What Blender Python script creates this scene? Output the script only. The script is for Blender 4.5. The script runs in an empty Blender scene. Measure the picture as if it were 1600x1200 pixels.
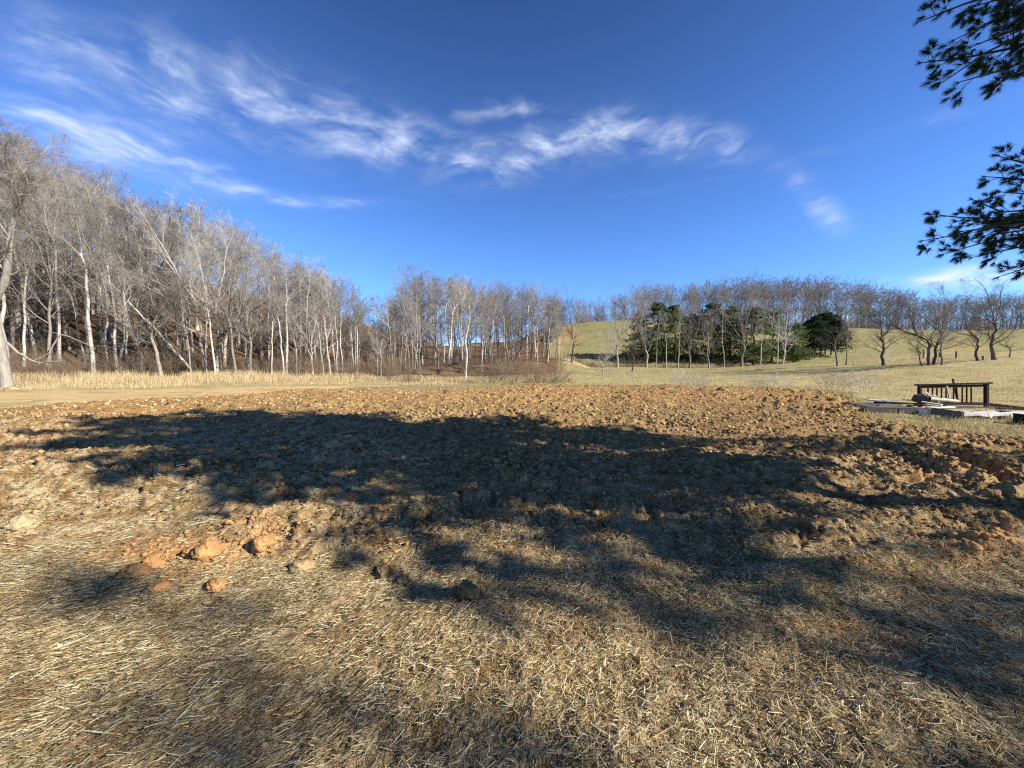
import bpy, math
import numpy as np

# ------------------------------------------------------------------ camera, sky, sun, exposure
S = bpy.context.scene
COL = S.collection
CAMZ, FPX, PITCH = 1.6, 601.0, math.radians(3.05)
cam_data = bpy.data.cameras.new("camera")
cam = bpy.data.objects.new("camera", cam_data)
COL.objects.link(cam)
cam.location = (0, 0, CAMZ)
cam.rotation_euler = (math.radians(90) - PITCH, 0, 0)
cam_data.sensor_width = 36.0
cam_data.lens = FPX / 1600 * 36.0
cam_data.clip_start, cam_data.clip_end = 0.05, 3000
S.camera = cam

SUN_EL, SUN_AZ = math.radians(30.0), math.atan2(-0.40, 0.917)      # light comes from the right, a little behind
sun_dir = np.array([math.cos(SUN_AZ) * math.cos(SUN_EL), math.sin(SUN_AZ) * math.cos(SUN_EL), math.sin(SUN_EL)])
sun_data = bpy.data.lights.new("sun", 'SUN')
sun_data.energy = 5.0
sun_data.angle = math.radians(0.5)
sun_data.color = (1.0, 0.955, 0.865)
sun = bpy.data.objects.new("sun", sun_data)
COL.objects.link(sun)
from mathutils import Vector
sun.rotation_euler = Vector(sun_dir).to_track_quat('Z', 'Y').to_euler()

S.view_settings.view_transform = 'Standard'
S.view_settings.look = 'None'
S.view_settings.exposure = 1.05
S.view_settings.gamma = 1.0
S.cycles.use_denoising = False
S.cycles.max_bounces = 4
S.cycles.diffuse_bounces = 3
S.cycles.filter_width = 1.2

W = bpy.data.worlds.new("World")
S.world = W
W.use_nodes = True
wt = W.node_tree
for n in list(wt.nodes):
    wt.nodes.remove(n)


def N(t, typ, **kw):
    n = t.nodes.new(typ)
    for k, v in kw.items():
        setattr(n, k, v)
    return n


def put(t, sock, v):
    if isinstance(v, bpy.types.NodeSocket):
        t.links.new(v, sock)
    else:
        sock.default_value = v


def M(t, op, a, b=None, c=None, clamp=False):
    n = N(t, 'ShaderNodeMath', operation=op, use_clamp=clamp)
    for i, v in enumerate((a, b, c)):
        if v is not None:
            put(t, n.inputs[i], v)
    return n.outputs[0]


def MIX(t, f, a, b, mode='MIX'):
    n = N(t, 'ShaderNodeMix', data_type='RGBA', blend_type=mode)
    put(t, n.inputs[0], f)
    put(t, n.inputs[6], a if isinstance(a, bpy.types.NodeSocket) else (*a, 1))
    put(t, n.inputs[7], b if isinstance(b, bpy.types.NodeSocket) else (*b, 1))
    return n.outputs[2]


def NOISE(t, vec, scale, detail=4, rough=0.55, dist=0.0):
    n = N(t, 'ShaderNodeTexNoise')
    if vec is not None:
        t.links.new(vec, n.inputs['Vector'])
    n.inputs['Scale'].default_value = scale
    n.inputs['Detail'].default_value = detail
    n.inputs['Roughness'].default_value = rough
    n.inputs['Distortion'].default_value = dist
    return n.outputs['Fac']


def SSTEP(t, x, a, b):
    n = N(t, 'ShaderNodeMapRange', interpolation_type='SMOOTHSTEP')
    put(t, n.inputs['Value'], x)
    n.inputs['From Min'].default_value = a
    n.inputs['From Max'].default_value = b
    return n.outputs['Result']


sky = N(wt, 'ShaderNodeTexSky', sky_type='NISHITA')
sky.sun_disc = False
sky.sun_elevation = SUN_EL
sky.sun_rotation = math.atan2(sun_dir[0], sun_dir[1])
sky.altitude = 300
sky.air_density = 1.0
sky.dust_density = 0.0
sky.ozone_density = 3.0
tc = N(wt, 'ShaderNodeTexCoord')
sep = N(wt, 'ShaderNodeSeparateXYZ')
wt.links.new(tc.outputs['Generated'], sep.inputs[0])
az = M(wt, 'ARCTAN2', sep.outputs[0], sep.outputs[1])
el = M(wt, 'ARCSINE', sep.outputs[2])
# clear deep winter blue: tint, then added darkening towards zenith to thin shadow fill
skyc = N(wt, 'ShaderNodeGamma')
wt.links.new(sky.outputs[0], skyc.inputs[0])
skyc.inputs[1].default_value = 1.0
blue = MIX(wt, 1.0, skyc.outputs[0], (0.56, 0.84, 1.32), 'MULTIPLY')
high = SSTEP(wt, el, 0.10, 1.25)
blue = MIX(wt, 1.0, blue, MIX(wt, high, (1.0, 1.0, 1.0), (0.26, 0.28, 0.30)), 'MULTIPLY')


def pix_azel(px, py):
    a = math.atan((px - 800) / FPX)
    return a, math.atan((568 - py) / FPX * math.cos(a))


def azcurve(pts):
    """value as a function of azimuth, through the given (azimuth, value) points"""
    fc = N(wt, 'ShaderNodeFloatCurve')
    cu = fc.mapping.curves[0]
    pts = sorted(pts)
    for i, (a, v) in enumerate(pts):
        x = (a + 1.6) / 3.2
        if i < 2:
            cu.points[i].location = (x, v)
        else:
            cu.points.new(x, v)
    fc.mapping.update()
    wt.links.new(M(wt, 'DIVIDE', M(wt, 'ADD', az, 1.6), 3.2), fc.inputs['Value'])
    return fc.outputs[0]


cvec = N(wt, 'ShaderNodeCombineXYZ')
wt.links.new(az, cvec.inputs[0])
wt.links.new(el, cvec.inputs[1])
warp = N(wt, 'ShaderNodeTexNoise')
wt.links.new(cvec.outputs[0], warp.inputs['Vector'])
warp.inputs['Scale'].default_value = 5
warp.inputs['Detail'].default_value = 3
wsub = N(wt, 'ShaderNodeVectorMath', operation='SUBTRACT')
wt.links.new(warp.outputs['Color'], wsub.inputs[0])
wsub.inputs[1].default_value = (0.5, 0.5, 0.5)
wsc = N(wt, 'ShaderNodeVectorMath', operation='SCALE')
wt.links.new(wsub.outputs[0], wsc.inputs[0])
wsc.inputs['Scale'].default_value = 0.09
wadd = N(wt, 'ShaderNodeVectorMath', operation='ADD')
wt.links.new(cvec.outputs[0], wadd.inputs[0])
wt.links.new(wsc.outputs[0], wadd.inputs[1])
mp = N(wt, 'ShaderNodeMapping')
wt.links.new(wadd.outputs[0], mp.inputs['Vector'])
mp.inputs['Rotation'].default_value = (0, 0, 0.28)
mp.inputs['Scale'].default_value = (4.0, 11.5, 1)
n_wisp = NOISE(wt, mp.outputs[0], 2.0, 7, 0.58, 0.25)
mp2 = N(wt, 'ShaderNodeMapping')
wt.links.new(wadd.outputs[0], mp2.inputs['Vector'])
mp2.inputs['Scale'].default_value = (6.5, 17.0, 1)
n_puff = NOISE(wt, mp2.outputs[0], 2.2, 8, 0.62, 0.1)


def band(knots):
    """knots: (px, py, half height in px, density) along a streak of cloud"""
    c, h, d = [], [], []
    for px, py, hh, dn in knots:
        a, e = pix_azel(px, py)
        _, e2 = pix_azel(px, py - hh)
        c.append((a, e)); h.append((a, max(e2 - e, 0.004))); d.append((a, dn))
    q = M(wt, 'DIVIDE', M(wt, 'SUBTRACT', el, azcurve(c)), azcurve(h))
    g = M(wt, 'EXPONENT', M(wt, 'MULTIPLY', M(wt, 'MULTIPLY', q, q), -1.0))
    return M(wt, 'MULTIPLY', g, azcurve(d))


b1 = band([(-60, 75, 50, .0), (40, 85, 50, .35), (150, 118, 55, .75), (300, 152, 62, .85), (420, 180, 55, .85), (540, 215, 45, .85),
           (650, 240, 38, 1.), (780, 262, 30, 1.), (850, 240, 34, .95), (930, 222, 32, 1.), (1040, 228, 26, .95), (1130, 238, 24, .7), (1200, 265, 22, .35),
           (1270, 330, 26, .55), (1310, 355, 26, .25), (1350, 370, 20, .0)])
b2 = band([(-40, 190, 30, .2), (60, 192, 32, .7), (130, 212, 40, 1.0), (230, 245, 36, 1.0), (330, 280, 28, 1.0), (430, 316, 10, .75), (520, 320, 8, .6), (580, 322, 8, .3), (700, 324, 8, .0), (800, 324, 8, .0)])
b3 = band([(1350, 440, 8, .0), (1430, 440, 10, .7), (1500, 435, 15, 1.2), (1600, 432, 16, 1.2), (1800, 430, 20, 1.0), (2000, 430, 20, .5)])
b4 = band([(700, 200, 12, .0), (750, 190, 14, .45), (800, 186, 14, .5), (850, 188, 8, .4), (900, 190, 8, .0)])
soft = M(wt, 'MAXIMUM', b1, M(wt, 'MAXIMUM', b2, M(wt, 'MAXIMUM', M(wt, 'MULTIPLY', b3, 1.7), b4)))
veil = M(wt, 'MULTIPLY', M(wt, 'MULTIPLY', soft, 1.15), SSTEP(wt, n_wisp, 0.27, 0.86))
core = M(wt, 'MULTIPLY', soft, SSTEP(wt, M(wt, 'ADD', M(wt, 'MULTIPLY', n_puff, 0.6), M(wt, 'MULTIPLY', n_wisp, 0.5)), 0.50, 0.80))
cl = M(wt, 'ADD', M(wt, 'MULTIPLY', veil, 0.50), M(wt, 'MULTIPLY', core, 0.52), clamp=True)
cl = M(wt, 'MULTIPLY', cl, 0.92)
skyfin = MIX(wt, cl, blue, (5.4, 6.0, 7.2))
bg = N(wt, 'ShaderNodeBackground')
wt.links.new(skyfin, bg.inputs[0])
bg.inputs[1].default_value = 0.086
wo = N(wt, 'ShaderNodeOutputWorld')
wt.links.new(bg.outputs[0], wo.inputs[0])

# ------------------------------------------------------------------ numeric helpers
RNG = np.random.default_rng(7)


def ss(a, b, x):
    t = np.clip((np.asarray(x, float) - a) / (b - a), 0, 1)
    return t * t * (3 - 2 * t)


def _h(ix, iy, seed):
    h = (ix.astype(np.int64) * 374761393 + iy.astype(np.int64) * 668265263 + seed * 1442695041) & 0xFFFFFFFF
    h = ((h ^ (h >> 13)) * 1274126177) & 0xFFFFFFFF
    h = h ^ (h >> 16)
    return h.astype(np.float64) / 4294967295.0 * 2 - 1


def vnoise(x, y, seed=0):
    x = np.asarray(x, float); y = np.asarray(y, float)
    xi = np.floor(x); yi = np.floor(y)
    fx = x - xi; fy = y - yi
    fx = fx * fx * fx * (fx * (fx * 6 - 15) + 10); fy = fy * fy * fy * (fy * (fy * 6 - 15) + 10)
    a = _h(xi, yi, seed); b = _h(xi + 1, yi, seed); c = _h(xi, yi + 1, seed); d = _h(xi + 1, yi + 1, seed)
    return (a * (1 - fx) + b * fx) * (1 - fy) + (c * (1 - fx) + d * fx) * fy


def fbm(x, y, seed=0, oct=4, gain=0.5):
    s, a, f = 0, 1, 1
    for i in range(oct):
        s = s + a * vnoise(np.asarray(x) * f + 17.3 * i, np.asarray(y) * f - 9.1 * i, seed + i)
        a *= gain; f *= 2.03
    return s


def ray(px, py):
    a, b = (px - 800) / FPX, (600 - py) / FPX
    cp, sp = math.cos(PITCH), math.sin(PITCH)
    return np.array([a, cp + b * sp, b * cp - sp])


def at(px, py, Y):
    d = ray(px, py)
    return np.array([0, 0, CAMZ]) + d * (Y / d[1])


def px_of(X, Y):
    return 800 + FPX * np.asarray(X) / np.maximum(np.asarray(Y), 1e-3)


def hgt(X, Y):
    """large ground form"""
    X = np.asarray(X, float); Y = np.asarray(Y, float)
    Hl = np.interp(X, [-150, -85, -60, -42, -26, -12], [27, 24, 16.5, 6.5, 1.2, 0])
    toe = 45 + 3 * np.sin(X * 0.13) + 14 * ss(-30, -12, X)
    z = Hl * ss(toe, toe + 36, Y)
    z = z + 1.7 * ss(49, 57, Y) * ss(-17, -11, X) * (1 - ss(7, 13, X))
    z = z + 0.9 * ss(27, 66, Y) * ss(-6, 6, X)
    z = z + 11.6 * ss(69, 122, Y) * (0.55 * ss(-60, -30, X) * (1 - 0.9 * np.exp(-((X / np.maximum(Y, 1) + 0.375) / 0.10) ** 2)) + 0.45 * ss(-1, 12, X - 0.02 * Y))
    z = z + 3.0 * ss(125, 172, Y) * ss(-5, 15, X) + 1.5 * np.exp(-((X - 31) / 20) ** 2) * ss(80, 112, Y) + 1.3 * fbm(X * 0.022 + 3.1, Y * 0.022, 5, 2) * ss(75, 105, Y) * ss(0, 20, X)
    z = z - 0.7 * np.exp(-((Y - 70) / 2.6) ** 2) * ss(14, 22, X)
    z = z + 2.5 * ss(15, 48, X) * ss(9, 30, Y) * (1 - ss(40, 62, Y))
    z = z + 0.10 * fbm(X * 0.11, Y * 0.11, 3, 3) * ss(20, 40, np.hypot(X, Y))
    return z


YF_PX = [-300, 0, 200, 400, 500, 560, 650, 900, 1100, 1250, 1325, 1352, 1450, 1600, 2000]
YF_Y = [10.2, 13.4, 16.0, 19.5, 23.0, 26.0, 27.5, 27.0, 24.5, 21.5, 18.6, 11.0, 9.3, 8.2, 6.6]
UF = (np.array(YF_PX) - 800) / FPX


def yfar(u):
    return np.interp(u, UF, YF_Y)


def g2(px, py):
    d = ray(px, py); t = -CAMZ / d[2]
    return d[0] * t, d[1] * t


def seg_dist(X, Y, a, b):
    ax, ay = a; bx, by = b
    dx, dy = bx - ax, by - ay
    t = np.clip(((X - ax) * dx + (Y - ay) * dy) / (dx * dx + dy * dy), 0, 1)
    return np.hypot(X - ax - t * dx, Y - ay - t * dy), t


def tilled(X, Y):
    """0 on the straw in front, 1 on the turned soil"""
    yb = 2.75 + 0.35 * vnoise(np.asarray(X) * 0.9, np.asarray(Y) * 0.9, 41) - 0.05 * np.asarray(X)
    return ss(0, 0.9, np.asarray(Y) - yb)


def micro(X, Y):  # lumps, creases, bank and ruts
    X = np.asarray(X, float); Y = np.asarray(Y, float)
    t = tilled(X, Y)
    far = ss(7, 14, Y)
    wx = X + 0.06 * vnoise(X * 6, Y * 6, 61); wy = Y + 0.06 * vnoise(X * 6, Y * 6, 62)
    b1 = np.abs(vnoise(wx * 2.6, wy * 2.6, 11)); b2 = np.abs(vnoise(wx * 6.1, wy * 6.1, 12))
    b3 = np.abs(vnoise(wx * 14.0, wy * 14.0, 13)); b4 = np.abs(vnoise(wx * 33.0, wy * 33.0, 14))
    rough = t * (0.55 + 0.45 * vnoise(X * 0.6, Y * 0.6, 15)) 
    m = 0.055 * fbm(X * 0.75, Y * 0.75, 16, 2) * t
    m = m + rough * (0.12 * b1 + 0.115 * b2 + 0.07 * b3 + 0.025 * b4)
    m = m + rough * far * 0.10 * np.abs(vnoise(wx * 3.3, wy * 3.3, 21))
    m = m + (1 - t) * (0.025 * fbm(X * 2.2, Y * 2.2, 17, 3) + 0.02 * b3 + 0.012 * b4)
    # the low cut bank and the wheel ruts at the right
    d, _ = seg_dist(X, Y, g2(1210, 925), g2(1590, 868))
    m = m + 0.12 * np.exp(-(d / 0.15) ** 2)
    for p, q, a, w in (((1490, 735), (1640, 800), -0.17, 0.16), ((1440, 770), (1640, 790), -0.15, 0.14), ((1380, 700), (1640, 715), -0.12, 0.2)):
        d, _ = seg_dist(X, Y, g2(*p), g2(*q))
        m = m + a * np.exp(-(d / w) ** 2) - 0.6 * a * np.exp(-((d - 2 * w) / w) ** 2)
    # smooth verge at the far left of the field
    flat = ss(20.5, 22.5, Y) * (1 - ss(-4, 2, X)) * ss(-16, -12, X)
    m = m * (1 - 0.75 * flat)
    return m


def in_field(X, Y):
    u = np.asarray(X) / np.maximum(Y, 0.01)
    mg = np.minimum(np.minimum((yfar(u) - Y), (Y - 0.75)), (1.85 - np.abs(u)) * np.maximum(Y, 0.1))
    return np.where(np.asarray(Y) > 0.7, mg, -1.0)


def soil(X, Y):
    mg = in_field(X, Y)
    e = ss(0.0, 0.5, mg)
    return hgt(X, Y) + 0.03 + micro(X, Y) * e


def surf(X, Y):
    return np.where(in_field(X, Y) > 0, soil(X, Y), hgt(X, Y))


def hit(px, py):
    """first point where the view ray through a pixel of the photograph meets the ground"""
    d = ray(px, py)
    Y = np.arange(1.0, 220, 0.05)
    P = d[None, :] * (Y / d[1])[:, None] + np.array([0, 0, CAMZ])
    below = np.where(P[:, 2] <= hgt(P[:, 0], P[:, 1]))[0]
    i = below[0] if len(below) else len(Y) - 1
    return P[i]


# ------------------------------------------------------------------ mesh helpers
def make_mesh(name, verts, quads=None, tris=None, mat=None, smooth=False, attrs=None):
    me = bpy.data.meshes.new(name)
    v = np.asarray(verts, np.float32).reshape(-1, 3)
    q = np.zeros((0, 4), np.int32) if quads is None else np.asarray(quads, np.int32).reshape(-1, 4)
    t = np.zeros((0, 3), np.int32) if tris is None else np.asarray(tris, np.int32).reshape(-1, 3)
    me.vertices.add(len(v)); me.vertices.foreach_set("co", v.ravel())
    me.loops.add(q.size + t.size)
    me.loops.foreach_set("vertex_index", np.concatenate([q.ravel(), t.ravel()]).astype(np.int32))
    me.polygons.add(len(q) + len(t))
    ls = np.concatenate([np.arange(len(q)) * 4, q.size + np.arange(len(t)) * 3]).astype(np.int32)
    me.polygons.foreach_set("loop_start", ls)
    if smooth:
        me.polygons.foreach_set("use_smooth", np.ones(len(q) + len(t), bool))
    for an, av in (attrs or {}).items():
        a = me.attributes.new(an, 'FLOAT_COLOR', 'POINT')
        av = np.concatenate([av, np.ones((len(av), 1))], 1).astype(np.float32)
        a.data.foreach_set("color", av.ravel())
    me.update(calc_edges=True)
    if mat:
        me.materials.append(mat)
    return me


def obj(name, me, parent=None):
    o = bpy.data.objects.new(name, me)
    COL.objects.link(o)
    if parent is not None:
        o.parent = parent
    return o


def tag(o, label=None, cat=None, group=None, kind=None):
    if label: o['label'] = label
    if cat: o['category'] = cat
    if group: o['group'] = group
    if kind: o['kind'] = kind
    return o


def empty(name, loc=(0, 0, 0), rz=0, sc=1.0):
    o = bpy.data.objects.new(name, None)
    COL.objects.link(o)
    o.empty_display_size = 0.3
    o.location = loc
    o.rotation_euler = (0, 0, rz)
    o.scale = (sc, sc, sc) if np.isscalar(sc) else sc
    return o


def unit(v):
    return v / np.maximum(np.linalg.norm(v, axis=-1, keepdims=True), 1e-9)


def frame_of(d):
    ref = np.where(np.abs(d[..., 2:3]) > 0.9, np.array([1.0, 0, 0]), np.array([0, 0, 1.0]))
    a = unit(np.cross(d, ref))
    return a, np.cross(d, a)


class Acc:
    def __init__(s):
        s.v, s.q, s.t, s.n = [], [], [], 0

    def add(s, v, q=None, t=None):
        v = np.asarray(v, float).reshape(-1, 3)
        if q is not None: s.q.append(np.asarray(q).reshape(-1, 4) + s.n)
        if t is not None: s.t.append(np.asarray(t).reshape(-1, 3) + s.n)
        s.v.append(v); s.n += len(v)

    def tubes(s, P, R, n=3):
        """P (N,K,3) polylines, R (N,K) radii: one continuous tube each, closed tip"""
        P = np.asarray(P, float); R = np.asarray(R, float)
        Nn, K, _ = P.shape
        d = np.empty_like(P)
        d[:, 1:-1] = P[:, 2:] - P[:, :-2]; d[:, 0] = P[:, 1] - P[:, 0]; d[:, -1] = P[:, -1] - P[:, -2]
        d = unit(d)
        a, b = frame_of(unit(P[:, -1] - P[:, 0]))
        a = np.repeat(a[:, None], K, 1)
        a = unit(a - d * np.sum(a * d, -1, keepdims=True)); b = np.cross(d, a)
        th = np.arange(n) / n * 2 * np.pi
        ring = P[:, :, None] + R[:, :, None, None] * (a[:, :, None] * np.cos(th)[None, None, :, None] + b[:, :, None] * np.sin(th)[None, None, :, None])
        base = (np.arange(Nn) * K * n)[:, None, None] + (np.arange(K - 1) * n)[None, :, None]
        j = np.arange(n); j2 = (j + 1) % n
        q = np.stack([base + j, base + j2, base + n + j2, base + n + j], -1)
        s.add(ring, q)

    def mesh(s, name, mat, smooth=False):
        return make_mesh(name, np.concatenate(s.v), np.concatenate(s.q) if s.q else None, np.concatenate(s.t) if s.t else None, mat, smooth)


# ------------------------------------------------------------------ materials
def new_mat(name):
    m = bpy.data.materials.new(name)
    m.use_nodes = True
    t = m.node_tree
    b = t.nodes['Principled BSDF']
    b.inputs['Roughness'].default_value = 0.9
    b.inputs['Specular IOR Level'].default_value = 0.15
    return m, t, b


def ramp(t, fac, stops):
    n = N(t, 'ShaderNodeValToRGB')
    put(t, n.inputs[0], fac)
    r = n.color_ramp
    for i, (p, c) in enumerate(stops):
        e = r.elements[i] if i < 2 else r.elements.new(p)
        e.position = p; e.color = (*c, 1)
    return n.outputs[0]


def obj_coord(t):
    return N(t, 'ShaderNodeTexCoord').outputs['Object']


def geo_pos(t):
    return N(t, 'ShaderNodeNewGeometry').outputs['Position']


def bump(t, b, h, dist, strength=1.0):
    n = N(t, 'ShaderNodeBump')
    n.inputs['Strength'].default_value = strength
    n.inputs['Distance'].default_value = dist
    t.links.new(h, n.inputs['Height'])
    t.links.new(n.outputs[0], b.inputs['Normal'])


def attr(t, name):
    n = N(t, 'ShaderNodeAttribute')
    n.attribute_name = name
    sp = N(t, 'ShaderNodeSeparateColor')
    t.links.new(n.outputs['Color'], sp.inputs[0])
    return sp.outputs


def bark_mat(name, lo, hi, scale=6, var=0.35):
    m, t, b = new_mat(name)
    c = obj_coord(t)
    mpn = N(t, 'ShaderNodeMapping')
    mpn.inputs['Scale'].default_value = (1, 1, 0.25)
    t.links.new(c, mpn.inputs[0])
    n1 = NOISE(t, mpn.outputs[0], scale, 5, 0.65)
    n2 = NOISE(t, c, 0.6, 2)
    col = ramp(t, M(t, 'ADD', M(t, 'MULTIPLY', n1, 0.75), M(t, 'MULTIPLY', n2, 0.35)), [(0.35, lo), (0.72, hi)])
    r = N(t, 'ShaderNodeObjectInfo').outputs['Random']
    f = M(t, 'ADD', M(t, 'MULTIPLY', r, 2 * var), 1 - var)
    mul = N(t, 'ShaderNodeVectorMath', operation='SCALE')
    t.links.new(col, mul.inputs[0]); t.links.new(f, mul.inputs['Scale'])
    t.links.new(mul.outputs[0], b.inputs['Base Color'])
    bump(t, b, n1, 0.03, 0.8)
    return m


M_PALE = bark_mat("pale_bark", (0.25, 0.215, 0.17), (0.54, 0.49, 0.415))
M_MID = bark_mat("grey_brown_bark", (0.13, 0.105, 0.08), (0.33, 0.285, 0.225))
M_DARK = bark_mat("dark_bark", (0.05, 0.04, 0.032), (0.15, 0.12, 0.095))
M_TWIG = bark_mat("grey_twigs", (0.155, 0.135, 0.112), (0.31, 0.275, 0.23), 3, 0.3)
M_TWIGP = bark_mat("pale_twigs", (0.26, 0.23, 0.19), (0.46, 0.415, 0.35), 3, 0.3)
M_TWIGD = bark_mat("dark_twigs", (0.065, 0.055, 0.046), (0.15, 0.125, 0.105), 3, 0.3)
M_BRUSH = bark_mat("brown_brush_stems", (0.11, 0.08, 0.055), (0.25, 0.18, 0.12), 3, 0.3)


def island_mat(name, stops, rough=0.8, transl=0.0, zone=None):
    """each blade or clump its own shade"""
    m, t, b = new_mat(name)
    r = N(t, 'ShaderNodeNewGeometry').outputs['Random Per Island']
    col = ramp(t, r, stops)
    p = geo_pos(t)
    n = NOISE(t, p, 2.6, 5, 0.65)
    col = MIX(t, M(t, 'MULTIPLY', SSTEP(t, n, 0.42, 0.66), 0.36), col, (0.17, 0.085, 0.038), 'MIX') if zone else col
    t.links.new(col, b.inputs['Base Color'])
    b.inputs['Roughness'].default_value = rough
    if transl:
        tr = N(t, 'ShaderNodeBsdfTranslucent'); t.links.new(col, tr.inputs[0])
        mx = N(t, 'ShaderNodeMixShader'); mx.inputs[0].default_value = transl
        t.links.new(b.outputs[0], mx.inputs[1]); t.links.new(tr.outputs[0], mx.inputs[2])
        t.links.new(mx.outputs[0], t.nodes['Material Output'].inputs[0])
    return m


M_STRAW = island_mat("straw", [(0.0, (0.07, 0.045, 0.02)), (0.32, (0.28, 0.20, 0.088)), (0.66, (0.56, 0.445, 0.23)), (1.0, (0.80, 0.70, 0.45))], 0.65, 0.12, True)
M_TALL = island_mat("tall_dry_grass_blades", [(0.0, (0.30, 0.20, 0.10)), (0.45, (0.50, 0.38, 0.20)), (1.0, (0.66, 0.54, 0.31))], 0.7, 0.2)
M_MEADOW = island_mat("meadow_blades", [(0.0, (0.24, 0.19, 0.075)), (0.4, (0.42, 0.335, 0.155)), (1.0, (0.60, 0.50, 0.27))], 0.7, 0.15)
M_NEEDLE = island_mat("pine_needles", [(0.0, (0.012, 0.03, 0.012)), (0.6, (0.025, 0.055, 0.02)), (1.0, (0.05, 0.085, 0.03))], 0.5, 0.08)
M_EVERG = island_mat("evergreen_sprays", [(0.0, (0.05, 0.08, 0.022)), (0.5, (0.125, 0.175, 0.05)), (1.0, (0.24, 0.29, 0.09))], 0.6, 0.38)
M_CEDAR = island_mat("dark_cedar_sprays", [(0.0, (0.016, 0.036, 0.014)), (0.6, (0.035, 0.065, 0.022)), (1.0, (0.07, 0.11, 0.035))], 0.6, 0.2)

# turned soil
m, t, b = new_mat("turned_soil")
p = geo_pos(t)
z = attr(t, "zone")
n1 = NOISE(t, p, 0.55, 4, 0.6); n2 = NOISE(t, p, 4.5, 5, 0.65); n3 = NOISE(t, p, 30, 4, 0.6)
base = ramp(t, M(t, 'ADD', M(t, 'MULTIPLY', n2, 0.65), M(t, 'MULTIPLY', n3, 0.4)), [(0.36, (0.085, 0.046, 0.018)), (0.52, (0.25, 0.157, 0.068)), (0.68, (0.42, 0.285, 0.13))])
base = MIX(t, M(t, 'MULTIPLY', SSTEP(t, n1, 0.42, 0.66), 0.45), base, (0.34, 0.205, 0.085))
tan = ramp(t, n3, [(0.3, (0.30, 0.215, 0.11)), (0.7, (0.55, 0.43, 0.25))])
base = MIX(t, M(t, 'MULTIPLY', z[0], SSTEP(t, n2, 0.40, 0.58)), base, tan)
base = MIX(t, M(t, 'MULTIPLY', z[1], SSTEP(t, n2, 0.30, 0.5)), base, MIX(t, n3, (0.36, 0.165, 0.055), (0.56, 0.31, 0.115)))
base = MIX(t, M(t, 'MULTIPLY', z[2], 0.85), base, MIX(t, n2, (0.22, 0.17, 0.085), (0.36, 0.28, 0.15)))
t.links.new(base, b.inputs['Base Color'])
b.inputs['Roughness'].default_value = 1.0
b.inputs['Specular IOR Level'].default_value = 0.05
bump(t, b, M(t, 'ADD', n3, M(t, 'MULTIPLY', NOISE(t, p, 95, 3), 0.5)), 0.03, 1.0)
M_SOIL = m

m, t, b = new_mat("clod_soil")
p = geo_pos(t)
r = N(t, 'ShaderNodeNewGeometry').outputs['Random Per Island']
n2 = NOISE(t, p, 22, 4, 0.6)
sp = N(t, 'ShaderNodeSeparateXYZ'); t.links.new(p, sp.inputs[0])
farm = SSTEP(t, sp.outputs[1], 8, 15)
c1 = ramp(t, r, [(0.0, (0.09, 0.05, 0.022)), (0.5, (0.25, 0.15, 0.065)), (1.0, (0.40, 0.27, 0.13))])
c2 = ramp(t, r, [(0.0, (0.12, 0.068, 0.028)), (0.5, (0.30, 0.19, 0.082)), (1.0, (0.54, 0.38, 0.185))])
col = MIX(t, farm, c1, c2)
col = MIX(t, M(t, 'MULTIPLY', SSTEP(t, n2, 0.4, 0.7), 0.3), col, (0.52, 0.38, 0.20))
t.links.new(col, b.inputs['Base Color'])
b.inputs['Roughness'].default_value = 1.0
b.inputs['Specular IOR Level'].default_value = 0.05
bump(t, b, NOISE(t, p, 60, 4), 0.012, 0.8)
M_CLOD = m


def lump_mat(name, a, c):
    m, t, b = new_mat(name)
    o = obj_coord(t)
    n1 = NOISE(t, o, 9, 5, 0.65); n2 = NOISE(t, o, 45, 4, 0.6)
    t.links.new(ramp(t, M(t, 'ADD', M(t, 'MULTIPLY', n1, 0.6), M(t, 'MULTIPLY', n2, 0.4)), [(0.35, a), (0.65, c)]), b.inputs['Base Color'])
    b.inputs['Roughness'].default_value = 1.0
    b.inputs['Specular IOR Level'].default_value = 0.05
    bump(t, b, M(t, 'ADD', n1, n2), 0.02, 0.8)
    return m


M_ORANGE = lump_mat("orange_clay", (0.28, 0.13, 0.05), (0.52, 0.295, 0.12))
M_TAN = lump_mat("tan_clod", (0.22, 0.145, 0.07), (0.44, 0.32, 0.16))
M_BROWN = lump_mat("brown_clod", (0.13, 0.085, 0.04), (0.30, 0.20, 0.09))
M_ROCK = lump_mat("pale_rock", (0.26, 0.185, 0.095), (0.47, 0.36, 0.20))

# ground sheet: dry meadow, green pasture, leaf litter
m, t, b = new_mat("ground_cover")
p = geo_pos(t)
z = attr(t, "zone")
n1 = NOISE(t, p, 0.12, 4, 0.6); n2 = MIX(t, 0.45, NOISE(t, p, 1.3, 5, 0.65), NOISE(t, p, 0.35, 4, 0.7)); n3 = NOISE(t, p, 9, 5, 0.7)
dry = ramp(t, M(t, 'ADD', M(t, 'MULTIPLY', n2, 0.6), M(t, 'MULTIPLY', n3, 0.4)), [(0.36, (0.23, 0.165, 0.07)), (0.52, (0.43, 0.335, 0.16)), (0.66, (0.58, 0.48, 0.26))])
dry = MIX(t, M(t, 'MULTIPLY', SSTEP(t, n1, 0.4, 0.65), 0.4), dry, (0.34, 0.30, 0.11))
grn = ramp(t, M(t, 'ADD', M(t, 'MULTIPLY', n2, 0.5), M(t, 'MULTIPLY', n3, 0.5)), [(0.36, (0.14, 0.12, 0.05)), (0.52, (0.235, 0.205, 0.09)), (0.66, (0.38, 0.315, 0.16))])
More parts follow.
